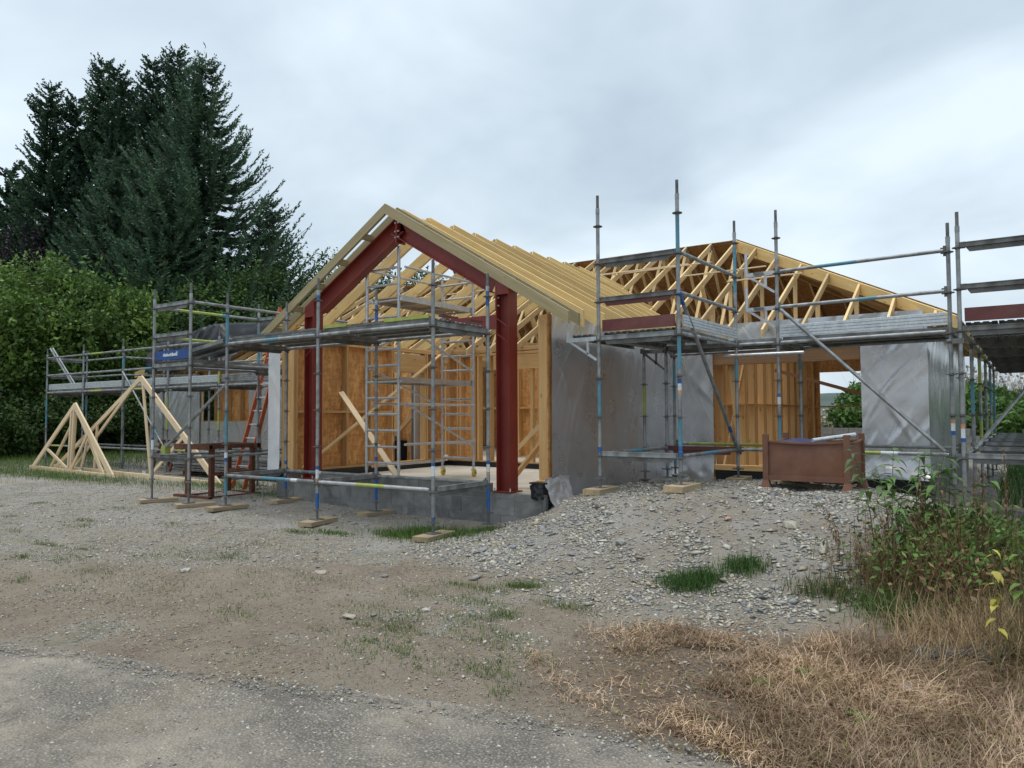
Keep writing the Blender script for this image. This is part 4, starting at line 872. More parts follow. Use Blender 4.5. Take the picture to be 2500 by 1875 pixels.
m = MB(); m.tube((9.25, 3.4, zd-.14), (9.36, 3.45, zd-.14), .024, 12); m.box((9.3, 3.4, zd-.14), (9.42, 3.45, zd-.14), .05, .06); m.build('coupler', GALVD, SE)
pad(9.39, 5.51, 'reddish sole board in the trench at the right end wall', 0, .6, .24, off=.0)

# ================================================================== LOOSE OBJECTS
# ---- mobile aluminium tower on the slab
tw = thing('mobile_tower', (1.75, 2.55, .48), 'aluminium mobile access tower with yellow castors inside the porch', 'access tower')
TUL, TUR, TV0, TV1, TZ = 1.40, 2.10, 1.66, 3.42, .48; TSH = -.10
def tframe(v, top, fi):
    TUL, TUR = (1.30, 2.0) if fi == 0 else (1.40, 2.10); m = MB()
    for u in (TUL, TUR): m.tube((u, v, TZ+.2), (u, v, top), .026, 10)
    z = TZ+.32; k = 0
    while z < top-.1:
        m.tube((TUL, v, z), (TUR, v, z), .02, 8); z += .256
    f = m.build('end_frame', ALU, tw)
    for u in (TUL, TUR):
        c = MB(); c.tube((u, v, TZ+.13), (u, v, TZ+.22), .018, 8); c.abox((u-.03, v-.03, TZ+.11), (u+.03, v+.03, TZ+.135)); c.prism([(u-.026, v-.02, TZ+.12), (u+.026, v-.02, TZ+.12), (u+.026, v+.05, TZ+.07), (u-.026, v+.05, TZ+.07)], (0, 0, .012)); c.build('castor_fork', GALVB, f)
        w = MB(); w.disc((u, v+.02, TZ+.072), (1, .25, 0), .07, .035, 20); w.build('castor_wheel', YWHEEL, f)
        w = MB(); w.disc((u, v+.02, TZ+.072), (1, .25, 0), .022, .045, 10); w.build('wheel_hub', GALVD, f)
tframe(TV0, 4.2, 0); tframe(TV1, 3.98, 1)
for z in (2.12, 3.40):
    m = MB(); m.abox((TUL+.04, TV0-.02, z-.005), (TUR-.04, TV1+.02, z+.012), 1)
    for u in (TUL+.03, TUR-.06): m.abox((u, TV0-.02, z-.06), (u+.03, TV1+.02, z+.025), 0)
    for v in (TV0+.5, TV0+1.1): m.abox((TUL+.06, v, z-.05), (TUR-.06, v+.04, z-.006), 0)
    m.build('platform', [ALU, PAD], tw)
for u, z in ((TUR, 1.10), (TUR, 1.72), (TUL, .74), (TUL, 1.74), (TUR, 3.86), (TUL, 3.86)):
    MB().tube((u+.03, TV0, z), (u+.03, TV1, z), .02, 8).build('brace_tube', ALU, tw)
for p0, p1 in (((TUR+.03, TV0, 1.74), (TUR+.03, TV1, 1.0)), ((TUR+.03, TV0, 2.95), (TUR+.03, TV1, 2.28)), ((TUL-.03, TV0, 2.3), (TUL-.03, TV1, 1.7)), ((TUL-.03, TV1, 3.3), (TUL-.03, TV0, 2.6))):
    MB().tube(p0, p1, .02, 8).build('diagonal_brace', ALU, tw)
MB().box((TUR-.3, 2.0, .5), (TUR+.1, 2.05, .505), .05, .02).build('foot_plate', GALVD, tw)
# timber props leaning inside the porch
pr_ = beam('timber_prop', (1.72, 1.95, .55), (-.14, 2.42, 1.97), .04, .095, WHITEWOOD, None, up=(1, 1, 0)); tag(pr_, 'pale timber prop leaning against the strand board wall behind the tower', 'timber')
pr2 = beam('timber_prop', (3.75, 2.1, .52), (4.55, 2.5, 1.62), .04, .12, STUD, None, up=(0, 1, 0)); tag(pr2, 'rough timber prop braced against the right wall stud behind the red column', 'timber')
pr3 = beam('timber_prop', (-.165, 1.60, .66), (-.165, 5.2, 2.82), .035, .085, PINE, None, up=(1, 0, 0)); tag(pr3, 'long diagonal brace nailed across the left strand board wall', 'timber')
stk = thing('wrapped_stack', (-2.2, 4.8, .2), 'stack under black plastic seen through the inner doorway', 'stack')
def blob(a, b): return .25*np.sin(a*3.14)*np.sin(b*3.14)+.06*fbm(a*5, b*5), a*0, b*0
MB().abox((-2.5, 4.7, .15), (-1.2, 5.3, 1.0)).build('stack_body', BLACKP, stk); sheet('plastic_cover', (-2.55, 4.6, 1.02), (1.4, 0, 0), (0, .7, 0), (0, 0, 1), 16, 16, blob, BLACKP, stk)

# ---- trusses lying against the long scaffold
def ground_truss(name, P0, P1, A, label, cat, thick=.042, dep=.13, webs=(), tail=0.0):
    P0, P1, A = Vector(P0), Vector(P1), Vector(A); nrm = (P1-P0).cross(A-P0).normalized()
    t = thing(name, P0, label, cat, 'spare roof trusses propped on the ground')
    beam('bottom_chord', P0+Vector((0, 0, dep/2)), P1+Vector((0, 0, dep/2)), thick, dep, WHITEWOOD, t, up=(0, 0, 1))
    L0, L1 = P0+(P1-P0)*.03, P1+(P1-P0)*tail*.4-Vector((0, 0, .0))
    beam('top_chord', A-Vector((0, 0, .05)), L0+Vector((0, 0, .08)), thick, dep*.8, WHITEWOOD, t, up=nrm.cross(L0-A)); beam('top_chord', A-Vector((0, 0, .05)), L1+Vector((0, 0, .02)), thick, dep*1.1, WHITEWOOD, t, up=nrm.cross(L1-A))
    B = lambda s: P0+(P1-P0)*s+Vector((0, 0, .12)); Lc = lambda s: L0+(A-L0)*s; Rc = lambda s: L1+(A-L1)*s
    for k, a, b in webs:
        p = {'B': B, 'L': Lc, 'R': Rc}
        beam('web', p[k[0]](a), p[k[1]](b), thick*.9, .075, WHITEWOOD, t, up=nrm.cross(p[k[1]](b)-p[k[0]](a)))
    for q in (A-Vector((0, 0, .12)), B(.62)): MB().box(q-nrm*.024-(P1-P0).normalized()*.08, q-nrm*.024+(P1-P0).normalized()*.08, .003, .16).build('nail_plate', GALVB, t)
    return t
ground_truss('spare_truss', (-11.7, 2.64, .14), (-3.75, 2.31, .08), (-6.95, 2.46, 2.5), 'largest spare roof truss, its peak highest above the gravel', 'truss', webs=(('BL', .31, .52), ('BL', .17, .985), ('BR', .665, .985), ('BR', .665, .43)), tail=.06)
ground_truss('spare_truss', (-12.3, 2.34, .10), (-7.45, 2.12, .06), (-9.64, 2.24, 1.90), 'smaller spare truss in front, with a broad right chord', 'truss', webs=(('BL', .49, .93), ('BL', .52, .99), ('BR', .52, .62), ('BL', .50, .35)), dep=.15)
ground_truss('spare_truss', (-11.5, 2.46, .10), (-8.2, 2.28, .06), (-9.72, 2.36, 1.74), 'narrow spare truss close behind the smaller one with darker left chord', 'truss', webs=(('BL', .45, .92), ('BR', .6, .6)), dep=.10)

# ---- rusty frame stillage left
st = thing('stillage_frame', (-1.95, 1.2, .12), 'rusty box section stillage frame standing inside the side scaffold', 'stillage')
U0, U1, V0, V1, Z0, Z1 = -2.42, -1.53, .70, 1.72, .13, 1.02
def rhs(p0, p1, w=.085): return MB().box(p0, p1, w, w).build('rail', RUST, st)
for u in (U0+.12, U1-.06):
    for v in (V0+.1, V1-.1): MB().box((u, v, Z0), (u, v, Z1), .075, .075).build('post', RUST, st)
def hollow(p0, p1, w=.09, t=.012):
    p0 = Vector(p0); p1 = Vector(p1); d = (p1-p0).normalized(); z = Vector((0, 0, 1)); y = z.cross(d); m = MB()
    for s_ in (-1, 1): m.box(p0+y*s_*(w-t)/2, p1+y*s_*(w-t)/2, t, w); m.box(p0+z*s_*(w-t)/2, p1+z*s_*(w-t)/2, w-2*t, t)
    return m.build('hollow_rail', RUST, st)
for z in (Z0, Z1):
    for v in (V0, V1-.06): hollow((U0-.1, v, z), (U1+.08, v, z))
    for u in (U0+.12, U1-.06): rhs((u, V0+.05, z), (u, V1-.1, z), .07)
for u in (U1-.06,): rhs((u, V0+.1, .55), (u, V1-.1, .55), .06)
rhs((U0+.12, V1-.1, .55), (U1-.06, V1-.1, .55), .06)

# ---- brown steel bin on the mound
bn = thing('steel_stillage_bin', (7.85, 2.9, .66), 'brown painted steel stillage bin on flared feet on the gravel mound', 'bin')
BX0, BX1, BY0, BY1 = 7.38, 8.30, 2.44, 3.36; BZ = sum(g1(a_, b_) for a_ in (BX0, BX1) for b_ in (BY0, BY1))/4+.005
for x in (BX0, BX1):
    for y in (BY0, BY1):
        m = MB(); m.abox((x-.032, y-.032, BZ+.1), (x+.032, y+.032, BZ+.655))
        t_, b_ = .034, .065
        vs = [(x+sx*t_, y+sy*t_, BZ+.1) for sx, sy in ((-1, -1), (1, -1), (1, 1), (-1, 1))]+[(x+sx*b_, y+sy*b_, BZ-.02) for sx, sy in ((-1, -1), (1, -1), (1, 1), (-1, 1))]
        m.add(vs, [(0, 1, 2, 3), (7, 6, 5, 4)]+[(i, (i+1) % 4, 4+(i+1) % 4, 4+i) for i in range(4)]); m.build('leg', RUSTP, bn)
zb0, zb1 = BZ+.15, BZ+.57
def panel(p0, p1, nrm):
    p0 = np.array(p0); p1 = np.array(p1); d = p1-p0
    def fn(a, b): return .012*np.sin(a*3.14)*np.sin(b*3.14)-.03*np.sin(a*3.14)*(b**3)*.6+.004*fbm(a*4, b*3), a*0, .012*fbm(a*3+1, b*0)*b-.02*np.sin(a*3.14)*b
    sheet('side_panel', p0, d, (0, 0, zb1-zb0), nrm, 20, 10, fn, RUSTP, bn)
    m = MB(); m.box(Vector(p0)+Vector((0, 0, -.02)), Vector(p1)+Vector((0, 0, -.02)), .05, .06); m.build('bottom_rail', RUSTP, bn)
    n = 10
    for i in range(n):
        pass
    m = MB(); pts = [Vector(p0+d*t)+Vector((0, 0, zb1-zb0-.02*math.sin(t*3.14))) for t in np.linspace(0, 1, 8)]
    for a, b in zip(pts[:-1], pts[1:]): m.box(a, b, .035, .022)
    m.build('top_lip', RUSTP, bn)
panel((BX0+.03, BY0, zb0), (BX1-.03, BY0, zb0), (0, -1, 0)); panel((BX1, BY0+.03, zb0), (BX1, BY1-.03, zb0), (1, 0, 0)); panel((BX0+.03, BY1, zb0), (BX1-.03, BY1, zb0), (0, 1, 0)); panel((BX0, BY0+.03, zb0), (BX0, BY1-.03, zb0), (-1, 0, 0))
MB().abox((BX0+.02, BY0+.02, zb0-.03), (BX1-.02, BY1-.02, zb0-.01)).build('floor_plate', RUSTP, bn)
def cl(a, b): return .06*np.sin(a*3.0+.3)*np.sin(b*3.1)+.05*fbm(a*4+2, b*4), a*0, b*0
cs = sheet('blue_sheet', (BX0+.06, BY0+.1, zb1-.03), (.5, 0, 0), (0, .7, 0), (0, 0, 1), 16, 16, cl, TARMAT); tag(cs, 'crumpled dark blue sheet lying in the brown steel bin', 'sheet')
m = MB(); m.tube((BX0+.5, BY0+.2, zb1+.01), (BX1-.02, BY0+.62, zb1+.075), .026, 12); lp = m.build('loose_tube', GALVB, None, org=(BX0+.5, BY0+.2, zb1)); tag(lp, 'loose scaffold tube with holes lying across the brown bin', 'tube')
for k in range(3):
    q = Vector((BX0+.72+.07*k, BY0+.36+.069*k, zb1+.03+.012*k)); MB().disc(q+Vector((.012, -.024, .004)), (.4, -.9, .1), .009, .006, 8).build('pin_hole', BLACKP, lp)
ob = beam('timber_offcut', (7.2, 3.25, g1(7.2, 3.25)+.03), (7.95, 3.0, g1(7.95, 3.0)+.03), .12, .05, PAD, None); tag(ob, 'plank offcut lying under the brown steel bin', 'board')

# ---- orange ladder
ld = thing('ladder', (-2.4, 1.9, .15), 'orange fibreglass ladder leaning on the long scaffold', 'ladder')
lb0, lb1 = Vector((-2.42, 1.90, .14)), Vector((-2.42, 2.98, 3.78))
for s_ in (-.19, .19): beam('stile', lb0+Vector((s_, 0, 0)), lb1+Vector((s_*.85, 0, 0)), .03, .085, ORANGE, ld, up=(0, -1, .3))
for k in range(13):
    t = .05+.073*k; c = lb0+(lb1-lb0)*t; MB().tube(c-Vector((.18, 0, 0)), c+Vector((.18, 0, 0)), .014, 8).build('rung', ALU, ld)
# short aluminium ladder on the far left deck
l2 = thing('ladder', (-13, 3.15, 2.4), 'short aluminium lattice ladder leaning on the far left guard rail', 'ladder')
for dx in (0, .16): beam('stile', (-12.1+dx, 3.35, 2.36), (-13.05+dx, 3.1, 3.52), .03, .04, ALU, l2)
for k in range(8):
    t = .08+.12*k; c = Vector((-12.1, 3.35, 2.36))*(1-t)+Vector((-13.05, 3.1, 3.52))*t; MB().tube(c, c+Vector((.16, 0, 0)), .01, 6).build('rung', ALU, l2)
# black sheet over the left roof corner
def tarpf(a, b):
    top = 3.78+.34*sstep(.05, .75, a)-.75*sstep(.80, 1, a)+.05*fbm(a*7, a*0)
    z = np.where(b < .6, 2.84+(top-2.84)*b/.6, top+(.22*(b-.6)/.4)); y = np.where(b < .6, 5.12+.30*(b/.6)**2, 5.42+1.6*(b-.6)/.4)
    y = y+.22*fbm(a*6+1, b*2.5, 4)+.30*np.abs(fbm(a*15+b*3, b*1.6, 3))+.12*fbm(a*31, b*9, 2); z = z+.10*fbm(a*9, b*6)-.12*np.abs(fbm(a*13+4, b*3, 3))+(b < .1)*.12*fbm(a*8, b*0+2)
    return y, a*0, z
def build_tarp():
    nu, nv = 90, 44; a, b = np.meshgrid(np.linspace(0, 1, nu), np.linspace(0, 1, nv), indexing='ij'); y, _, z = tarpf(a, b); x = -11.7+4.2*a+.12*fbm(b*5, a*5)
    V = np.stack([x, y, z], -1).reshape(-1, 3); i = np.arange(nu*nv).reshape(nu, nv); F = np.stack([i[:-1, :-1], i[1:, :-1], i[1:, 1:], i[:-1, 1:]], -1).reshape(-1, 4)
    o = V[0].copy(); return npmesh('roof_sheet', V-o, F, plain('black_polythene', (.003, .004, .006), (.008, .010, .014), .42, 0, 6, 4, .8, 9, spec=.35), smooth=False, mw=Matrix.Translation(Vector(o.tolist())))
tag(build_tarp(), 'black polythene sheet draped over the left roof corner', 'sheet')
# timber and plank stack behind the spare trusses
sk = thing('scaffold_board_stack', (-4.2, 4.6, .2), 'low stack of grey scaffold planks under the long scaffold', 'stack')
for r in range(5): beam('scaffold_plank', (-6.6, 3.5+.02*(r % 2), .32+.07*r), (-3.0+.1*(r % 3), 3.45, .32+.07*r), .9, .055, GALVD if r != 2 else GALV, sk)
for u in (-6.2, -3.6): beam('bearer', (u, 3.1, .25), (u, 3.9, .25), .09, .09, RUST, sk)
tr_ = thing('trestle', (-7.8, 3.7, .2), 'dark wooden trestle in the shade under the long scaffold', 'trestle')
beam('top_rail', (-8.3, 3.7, .92), (-7.3, 3.7, .92), .1, .08, RUST, tr_)
for u in (-8.2, -7.4):
    for s_ in (-1, 1): beam('leg', (u, 3.7+s_*.25, .2), (u, 3.7, .9), .06, .06, RUST, tr_)
# black sheet heap at the right edge
def heap(a, b): return .22*np.sin(a*3.14)*np.sin(b*3.14)+.09*fbm(a*5, b*6, 4), .08*fbm(b*4, a*3), .08*fbm(a*4, b*3+5)
hp = sheet('polythene_heap', (9.4, 1.95, g1(9.8, 2.3)-.02), (1.0, 0, -.05), (-.05, .75, .02), (0, 0, 1), 40, 34, heap, BLACKP); tag(hp, 'crumpled black polythene heap on the ground behind the weeds', 'sheet')
# blockwork garden wall and reddish gravel heap far behind
fw = thing('garden_wall', (5.5, 17.5, .4), 'low pale block wall seen through the opening behind the house', 'wall')
for c in range(3):
    for k in range(16): MB().abox((1.5+.45*k+(.22 if c % 2 else 0), 17.5+random.uniform(-.006, .006), .5+.2*c), (1.94+.45*k+(.22 if c % 2 else 0), 17.7, .694+.2*c)).build('block', MORTAR, fw)
MB().abox((1.5, 17.52, .3), (8.8, 17.68, 1.09)).build('wall_core', CONC, fw)
def heap2(a, b): return .85*np.clip(1-np.hypot((a-.5)*2, (b-.5)*2), 0, 1)**.8+.06*fbm(a*9, b*9), a*0, b*0
hg = sheet('gravel_heap', (3.4, 15.0, g1(4.5, 15.6)-.02), (2.6, 0, 0), (0, 1.8, 0), (0, 0, 1), 30, 24, heap2, plain('pink_gravel', (.33, .22, .17), (.46, .33, .27), .95, 0, 25, 5, .5, 60)); tag(hg, 'heap of pinkish gravel behind the house before the low block wall', 'heap')

# ================================================================== VEGETATION HELPERS
def unit(v): return v/np.maximum(np.linalg.norm(v, axis=-1, keepdims=True), 1e-9)
def cards(c, d, side, L, Wd, col):
    """diamond leaves: base c, along d, half width along side"""
    L = np.asarray(L)[:, None]; Wd = np.asarray(Wd)[:, None]
    V = np.stack([c, c+d*L*.45+side*Wd, c+d*L, c+d*L*.45-side*Wd], 1).reshape(-1, 3)
    n = len(c); F = np.arange(n*4).reshape(n, 4); C = np.repeat(col, 4, axis=0); return V, F, C
def rdir(r, n): return unit(r.normal(size=(n, 3)))
def broad_tree(name, x, y, H, R, label, seed, cols, n=11000, leaf=.15, low=.15, grp=None, trunk_h=None, clumps=70):
    r = np.random.default_rng(seed); zg = g1(x, y); t = thing(name, (x, y, zg), label, 'tree', grp)
    m = MB(); top = zg+H*.75; pts = [Vector((x+.25*math.sin(i*1.7+seed)*i/5, y+.2*math.cos(i*2.1+seed)*i/5, zg-.1+(top-zg)*i/5)) for i in range(6)]
    m.path(pts, [.02*H*(1-i/7) for i in range(6)], 8)
    for k in range(9):
        a = r.uniform(0, 6.28); b = pts[1+k % 4]; e = b+Vector((math.cos(a), math.sin(a), .7))*R*r.uniform(.45, .8); m.path([b, (b+e)/2+Vector((0, 0, .15)), e], [.008*H, .005*H, .002*H], 6)
    m.build('trunk', BARK, t)
    cz = zg+H*(low+(1-low)/2); hz = H*(1-low)/2
    d = rdir(r, clumps); rad = r.uniform(.45, 1.0, clumps)**.6
    cc = np.stack([x+d[:, 0]*R*rad*.86, y+d[:, 1]*R*rad*.86, cz+d[:, 2]*hz*rad*.9], 1); cr = r.uniform(.16, .30, clumps)*R
    per = n//clumps; P = []; Cc = []
    for k in range(clumps):
        dd = rdir(r, per); dd[:, 2] = dd[:, 2]*.75+.18; q = cc[k]+dd*cr[k]*r.uniform(.45, 1.05, (per, 1)); P.append(q)
        base = np.array(cols[r.integers(len(cols))])*r.uniform(.75, 1.2); Cc.append(base*r.uniform(.75, 1.3, (per, 1))*np.array([1, 1, 1]))
    for k in range(70):
        d_ = rdir(r, 1)[0]; d_[2] = abs(d_[2])*.9; b0 = np.array([x+d_[0]*R*1.0, y+d_[1]*R*1.0, cz+d_[2]*hz*.98]); dv = unit(d_*np.array([.5, .5, .4])+np.array([0, 0, .75])+r.normal(size=3)*.25); ln = r.uniform(.3, .95)
        q = b0+dv*(np.linspace(-.25, 1, 14)*ln)[:, None]+r.normal(size=(14, 3))*.05; P.append(q); Cc.append(np.array(cols[r.integers(len(cols))])*r.uniform(.9, 1.4, (14, 1))*np.ones(3))
    P = np.concatenate(P); Cc = np.concatenate(Cc); n = len(P); dr = rdir(r, n); dr[:, 2] -= .15; dr = unit(dr); sd = unit(np.cross(dr, rdir(r, n)+np.array([0, 0, .8])))
    V, F, C = cards(P, dr, sd, r.uniform(.45, 1.4, n)*leaf, r.uniform(.2, .44, n)*leaf, Cc)
    o = np.array([x, y, zg]); npmesh('crown', V-o, F, LEAF, t, colors=C, mw=Matrix.Translation(Vector(o))); return t
def conifer(name, x, y, H, R, label, seed, cols, up=.0, droop=.25, tipup=.35, grp=None, ws=.5, nb=7, lean=(0, 0), tw=.5, base=.06, cw=.05, power=.85, lead=.0):
    r = np.random.default_rng(seed); zg = g1(x, y); t = thing(name, (x, y, zg), label, 'tree', grp)
    ax = lambda s: np.array([x+lean[0]*s*s*H, y+lean[1]*s*s*H, zg+s*H])
    m = MB(); m.path([Vector(ax(s).tolist()) for s in np.linspace(0, 1, 8)], [.011*H*(1-s)+.015 for s in np.linspace(0, 1, 8)], 8)
    P = []; D = []; Ls = []; Wd = []; Cc = []
    z = base
    while z < .995:
        for k in range(nb if z < .93 else max(3, nb-3)):
            a = r.uniform(0, 6.283); L = R*(1-z)**power*r.uniform(.55, 1.12)+.18+(.25 if z > .9 else 0); o = ax(min(1, z+r.uniform(0, ws/H)))
            n = max(6, int(L/.07)); s = np.linspace(.08, 1, n); h = np.array([math.cos(a), math.sin(a), 0])
            zz_ = L*(up*s-droop*s*(1-s)*2.0+tipup*np.maximum(0, s-.45)**2)
            q = o+h*(L*s)[:, None]; q[:, 2] += zz_
            if L > 1.2 and k % 3 == 0: m.path([Vector(q[0].tolist()), Vector(q[n//2].tolist()), Vector(q[-1].tolist())], [.012*L, .008*L, .004], 4)
            tl = tw*(1-.55*s)*min(1, .45+L*.22)
            base_c = np.array(cols[r.integers(len(cols))])*r.uniform(.7, 1.2)
            tan = np.gradient(q, axis=0); tan = unit(tan); perp = np.array([-h[1], h[0], 0])
            for sg, off in ((1, .62), (-1, .62), (0.25, .2), (-.3, .35)):
                dv = unit(tan*.75+perp*sg*off/.62*.8+np.array([0, 0, .05-.16*abs(sg)])+r.normal(size=(n, 3))*.16)
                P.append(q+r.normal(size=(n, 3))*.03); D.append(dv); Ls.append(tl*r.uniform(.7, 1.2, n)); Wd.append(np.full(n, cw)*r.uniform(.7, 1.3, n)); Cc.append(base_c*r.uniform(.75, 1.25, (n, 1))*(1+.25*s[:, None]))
        z += ws/H*r.uniform(.8, 1.2)
    if lead:
        q = ax(1)+np.linspace(-.3, lead, 10)[:, None]*np.array([lean[0]*2, lean[1]*2, 1]); P.append(q); D.append(unit(rdir(r, 10)*.5+np.array([0, 0, .9]))); Ls.append(np.full(10, .28)); Wd.append(np.full(10, .03)); Cc.append(np.tile(np.array(cols[0])*.9, (10, 1)))
    m.build('trunk', BARK, t)
    P = np.concatenate(P); D = np.concatenate(D); Ls = np.concatenate(Ls); Wd = np.concatenate(Wd); Cc = np.concatenate(Cc)
    up_ = unit(np.cross(D, rdir(r, len(P)))); o = np.array([x, y, zg])
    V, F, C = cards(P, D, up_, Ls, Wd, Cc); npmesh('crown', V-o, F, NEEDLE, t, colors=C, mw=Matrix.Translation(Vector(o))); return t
def at(px, d):
    q = CAM_LOC+d*(_f+(px-1250)/1810.39*_r2); return q.x, q.y

# ---- hedge of broadleaved trees behind the long scaffold
HG = [(.085, .155, .032), (.118, .205, .042), (.066, .122, .028), (.14, .23, .05)]
hd = 'broadleaved trees along the left boundary'
for px, d, H, R, lb, sd in ((-150, 28, 7.4, 3.3, 'leafy green tree cut by the left picture edge', 1), (10, 27, 7.1, 3.0, 'bright leafy tree at the left edge behind the scaffold end', 2), (150, 28, 7.5, 3.1, 'broad leafy tree behind the short aluminium ladder', 3), (285, 28.5, 6.5, 2.9, 'broad leafy tree behind the first guard rail bay', 4), (420, 33, 8.0, 3.4, 'leafy tree just left of the black roof sheet', 5), (545, 34, 7.9, 3.3, 'leafy tree above the black roof sheet', 6), (660, 35, 8.8, 3.3, 'leafy tree behind the top of the orange ladder', 7)):
    broad_tree('broadleaf_tree', *at(px, d), H, R, lb, sd, HG if sd < 5 else [(.062, .12, .03), (.082, .15, .04), (.055, .10, .03)], 17000, .17, -.02, hd, clumps=120)
for px, d, H, R, lb, sd in ((760, 37, 9.8, 3.2, 'airy tree crown seen left of the red gable slope', 21), (880, 38, 9.6, 3.3, 'tree crown seen under the left side of the red gable', 22), (1010, 40, 9.4, 3.2, 'tree crown behind the aluminium tower between the rafters', 23)):
    broad_tree('broadleaf_tree', *at(px, d), H, R, lb, sd, [(.045, .085, .03), (.06, .105, .035)], 10000, .16, .1, hd)
for k, (px, d, H) in enumerate(((-60, 24.5, 1.5), (40, 25, 1.9), (110, 25.5, 1.6), (190, 26, 2.0), (250, 26.5, 1.7), (320, 27.5, 1.9))):
    broad_tree('shrub', *at(px, d), H, 1.5, ('dark shrub at the foot of the leftmost tree', 'dark shrub below the tree at the left edge', 'dark shrub under the scaffold end bay', 'dark shrub behind the smaller spare truss', 'dark shrub behind the first scaffold legs', 'dark shrub left of the large spare truss peak')[k], 70+k, [(.035, .07, .018), (.05, .09, .022)], 3500, .13, -.1, 'low shrubs under the trees', clumps=30)
for k, (x_, y_) in enumerate(((-20.5, -2.5), (-20, -7), (-18.5, -12), (-16, -17))):  # unseen trees added to darken the reflection in the left foil wall
    broad_tree('broadleaf_tree', x_, y_, 7.5, 3.2, ('added unseen tree left of the picture edge, darkening the foil wall, nearest the hedge end', 'added unseen tree darkening the foil wall, second from the hedge end', 'added unseen tree darkening the foil wall, third from the hedge end', 'added unseen tree darkening the foil wall, farthest from the hedge end')[k], 90+k, HG, 6000, .26, -.02, hd, clumps=70)
# ---- conifers
CY = [(.034, .074, .042), (.046, .094, .048), (.029, .062, .038)]; SP = [(.056, .108, .062), (.074, .134, .076), (.046, .09, .054)]
cg = 'tall dark cypresses at the left'
for px, d, H, R, lx, lb, sd in ((118, 41, 19.8, 3.6, -.014, 'leftmost tall cypress with a bent feathery tip', 31), (178, 42, 19.6, 3.5, -.006, 'cypress second from the left of the tall group', 32), (240, 42, 21.6, 3.5, .0, 'cypress with a pointed tip third from the left', 33), (275, 41, 20.8, 2.8, .0, 'slim cypress fourth from the left of the tall group', 34), (312, 44, 20.9, 3.2, .004, 'thin cypress in the dip between the tall conifers', 35), (368, 41, 21.2, 3.5, -.006, 'cypress with curled tip left of the tallest one', 36), (428, 41, 21.9, 3.6, -.008, 'tallest cypress touching the spruce', 37)):
    conifer('cypress_tree', *at(px, d), H, R, lb, sd, CY, up=.55, droop=.05, tipup=.5, grp=cg, ws=.30, nb=9, lean=(lx*.8, lx*.5), tw=.44, base=.05, cw=.046, power=.74)
for px, d, H, R, lb, sd in ((55, 44, 14.5, 3.6, 'shorter cypress filling the gap at the left of the tall group', 43), (20, 46, 16.8, 3.4, 'lower cypress at the left picture edge', 41), (-80, 46, 16, 3, 'cypress just beyond the left picture edge', 42)):
    conifer('cypress_tree', *at(px, d), H, R, lb, sd, CY, up=.5, droop=.05, tipup=.5, grp=cg, ws=.45, nb=7, tw=.55, cw=.075, power=.6)
conifer('spruce_tree', *at(492, 37), 19.4, 8.6, 'large blue-green spruce with long upturned right branches', 51, SP, up=.12, droop=.28, tipup=.75, ws=.30, nb=11, tw=.46, cw=.034, power=.92, lead=.7)
conifer('spruce_tree', *at(265, 35), 13.6, 5.2, 'shorter spruce in front of the cypresses', 52, SP, up=.1, droop=.25, tipup=.6, ws=.30, nb=10, tw=.45, cw=.034, power=.8)
conifer('spruce_tree', *at(395, 33.5), 12.6, 4.2, 'spruce in front of the large one with a rounded top', 53, SP, up=.1, droop=.25, tipup=.6, ws=.30, nb=10, tw=.45, cw=.034, power=.75)
conifer('spruce_tree', *at(655, 39), 12.6, 5.0, 'spruce at the right foot of the conifer group', 54, SP, up=.14, droop=.25, tipup=.7, ws=.32, nb=10, tw=.45, cw=.034, power=.8)
conifer('spruce_tree', *at(1150, 42), 11.0, 2.6, 'small distant conifer seen through the porch rafters', 55, CY, up=.4, droop=.05, tipup=.5, ws=.5, nb=6, tw=.5, cw=.06)
broad_tree('broadleaf_tree', *at(45, 38), 11.5, 3.4, 'purple-leaved tree at the far left among the conifers', 61, [(.028, .018, .026), (.022, .015, .022)], 9000, .17, .1)

# ================================================================== GROUND COVER
def blades(P, r, L, Wd, bend, col, segs=3, az=None):
    n = len(P); a = r.uniform(0, 6.283, n) if az is None else az; h = np.stack([np.cos(a), np.sin(a), 0*a], 1); s = np.stack([-np.sin(a), np.cos(a), 0*a], 1)
    V = []; L = np.asarray(L); bend = np.asarray(bend)
    for k in range(segs+1):
        f = k/segs; ang = bend*f; hx = L*np.where(bend > .05, np.sin(ang/2)*f*1.0, 0)+L*.12*f; zz_ = L*f*np.cos(np.minimum(ang*.6, 2.2)); zz_ = np.maximum(zz_, .004)
        w = Wd*(1-f*.85); c = P+h*hx[:, None]; c[:, 2] += zz_
        V += [c+s*w[:, None]/2, c-s*w[:, None]/2]
    V = np.stack(V, 1); m = V.shape[1]; b = np.arange(n)[:, None]*m
    F = np.concatenate([np.stack([b[:, 0]+2*k, b[:, 0]+2*k+1, b[:, 0]+2*k+3, b[:, 0]+2*k+2], 1) for k in range(segs)]); return V.reshape(-1, 3), F, np.repeat(col, m, 0)
def merge(parts):
    V = []; F = []; C = []; o = 0
    for v, f, c in parts: V.append(v); F.append(f+o); C.append(c); o += len(v)
    return np.concatenate(V), np.concatenate(F), np.concatenate(C)
def patch(r, u, v, ru, rv, n):
    q = r.normal(size=(n, 2))*np.array([ru, rv])*.5+np.array([u, v]); q = q[:, :2]; return np.column_stack([q, gz(q[:, 0], q[:, 1])])
def gcol(r, n, a, b): t = r.random((n, 1)); return (np.array(a)*(1-t)+np.array(b)*t)*r.uniform(.8, 1.2, (n, 1))
r = np.random.default_rng(99)
GA, GB = (.05, .10, .016), (.11, .19, .035)
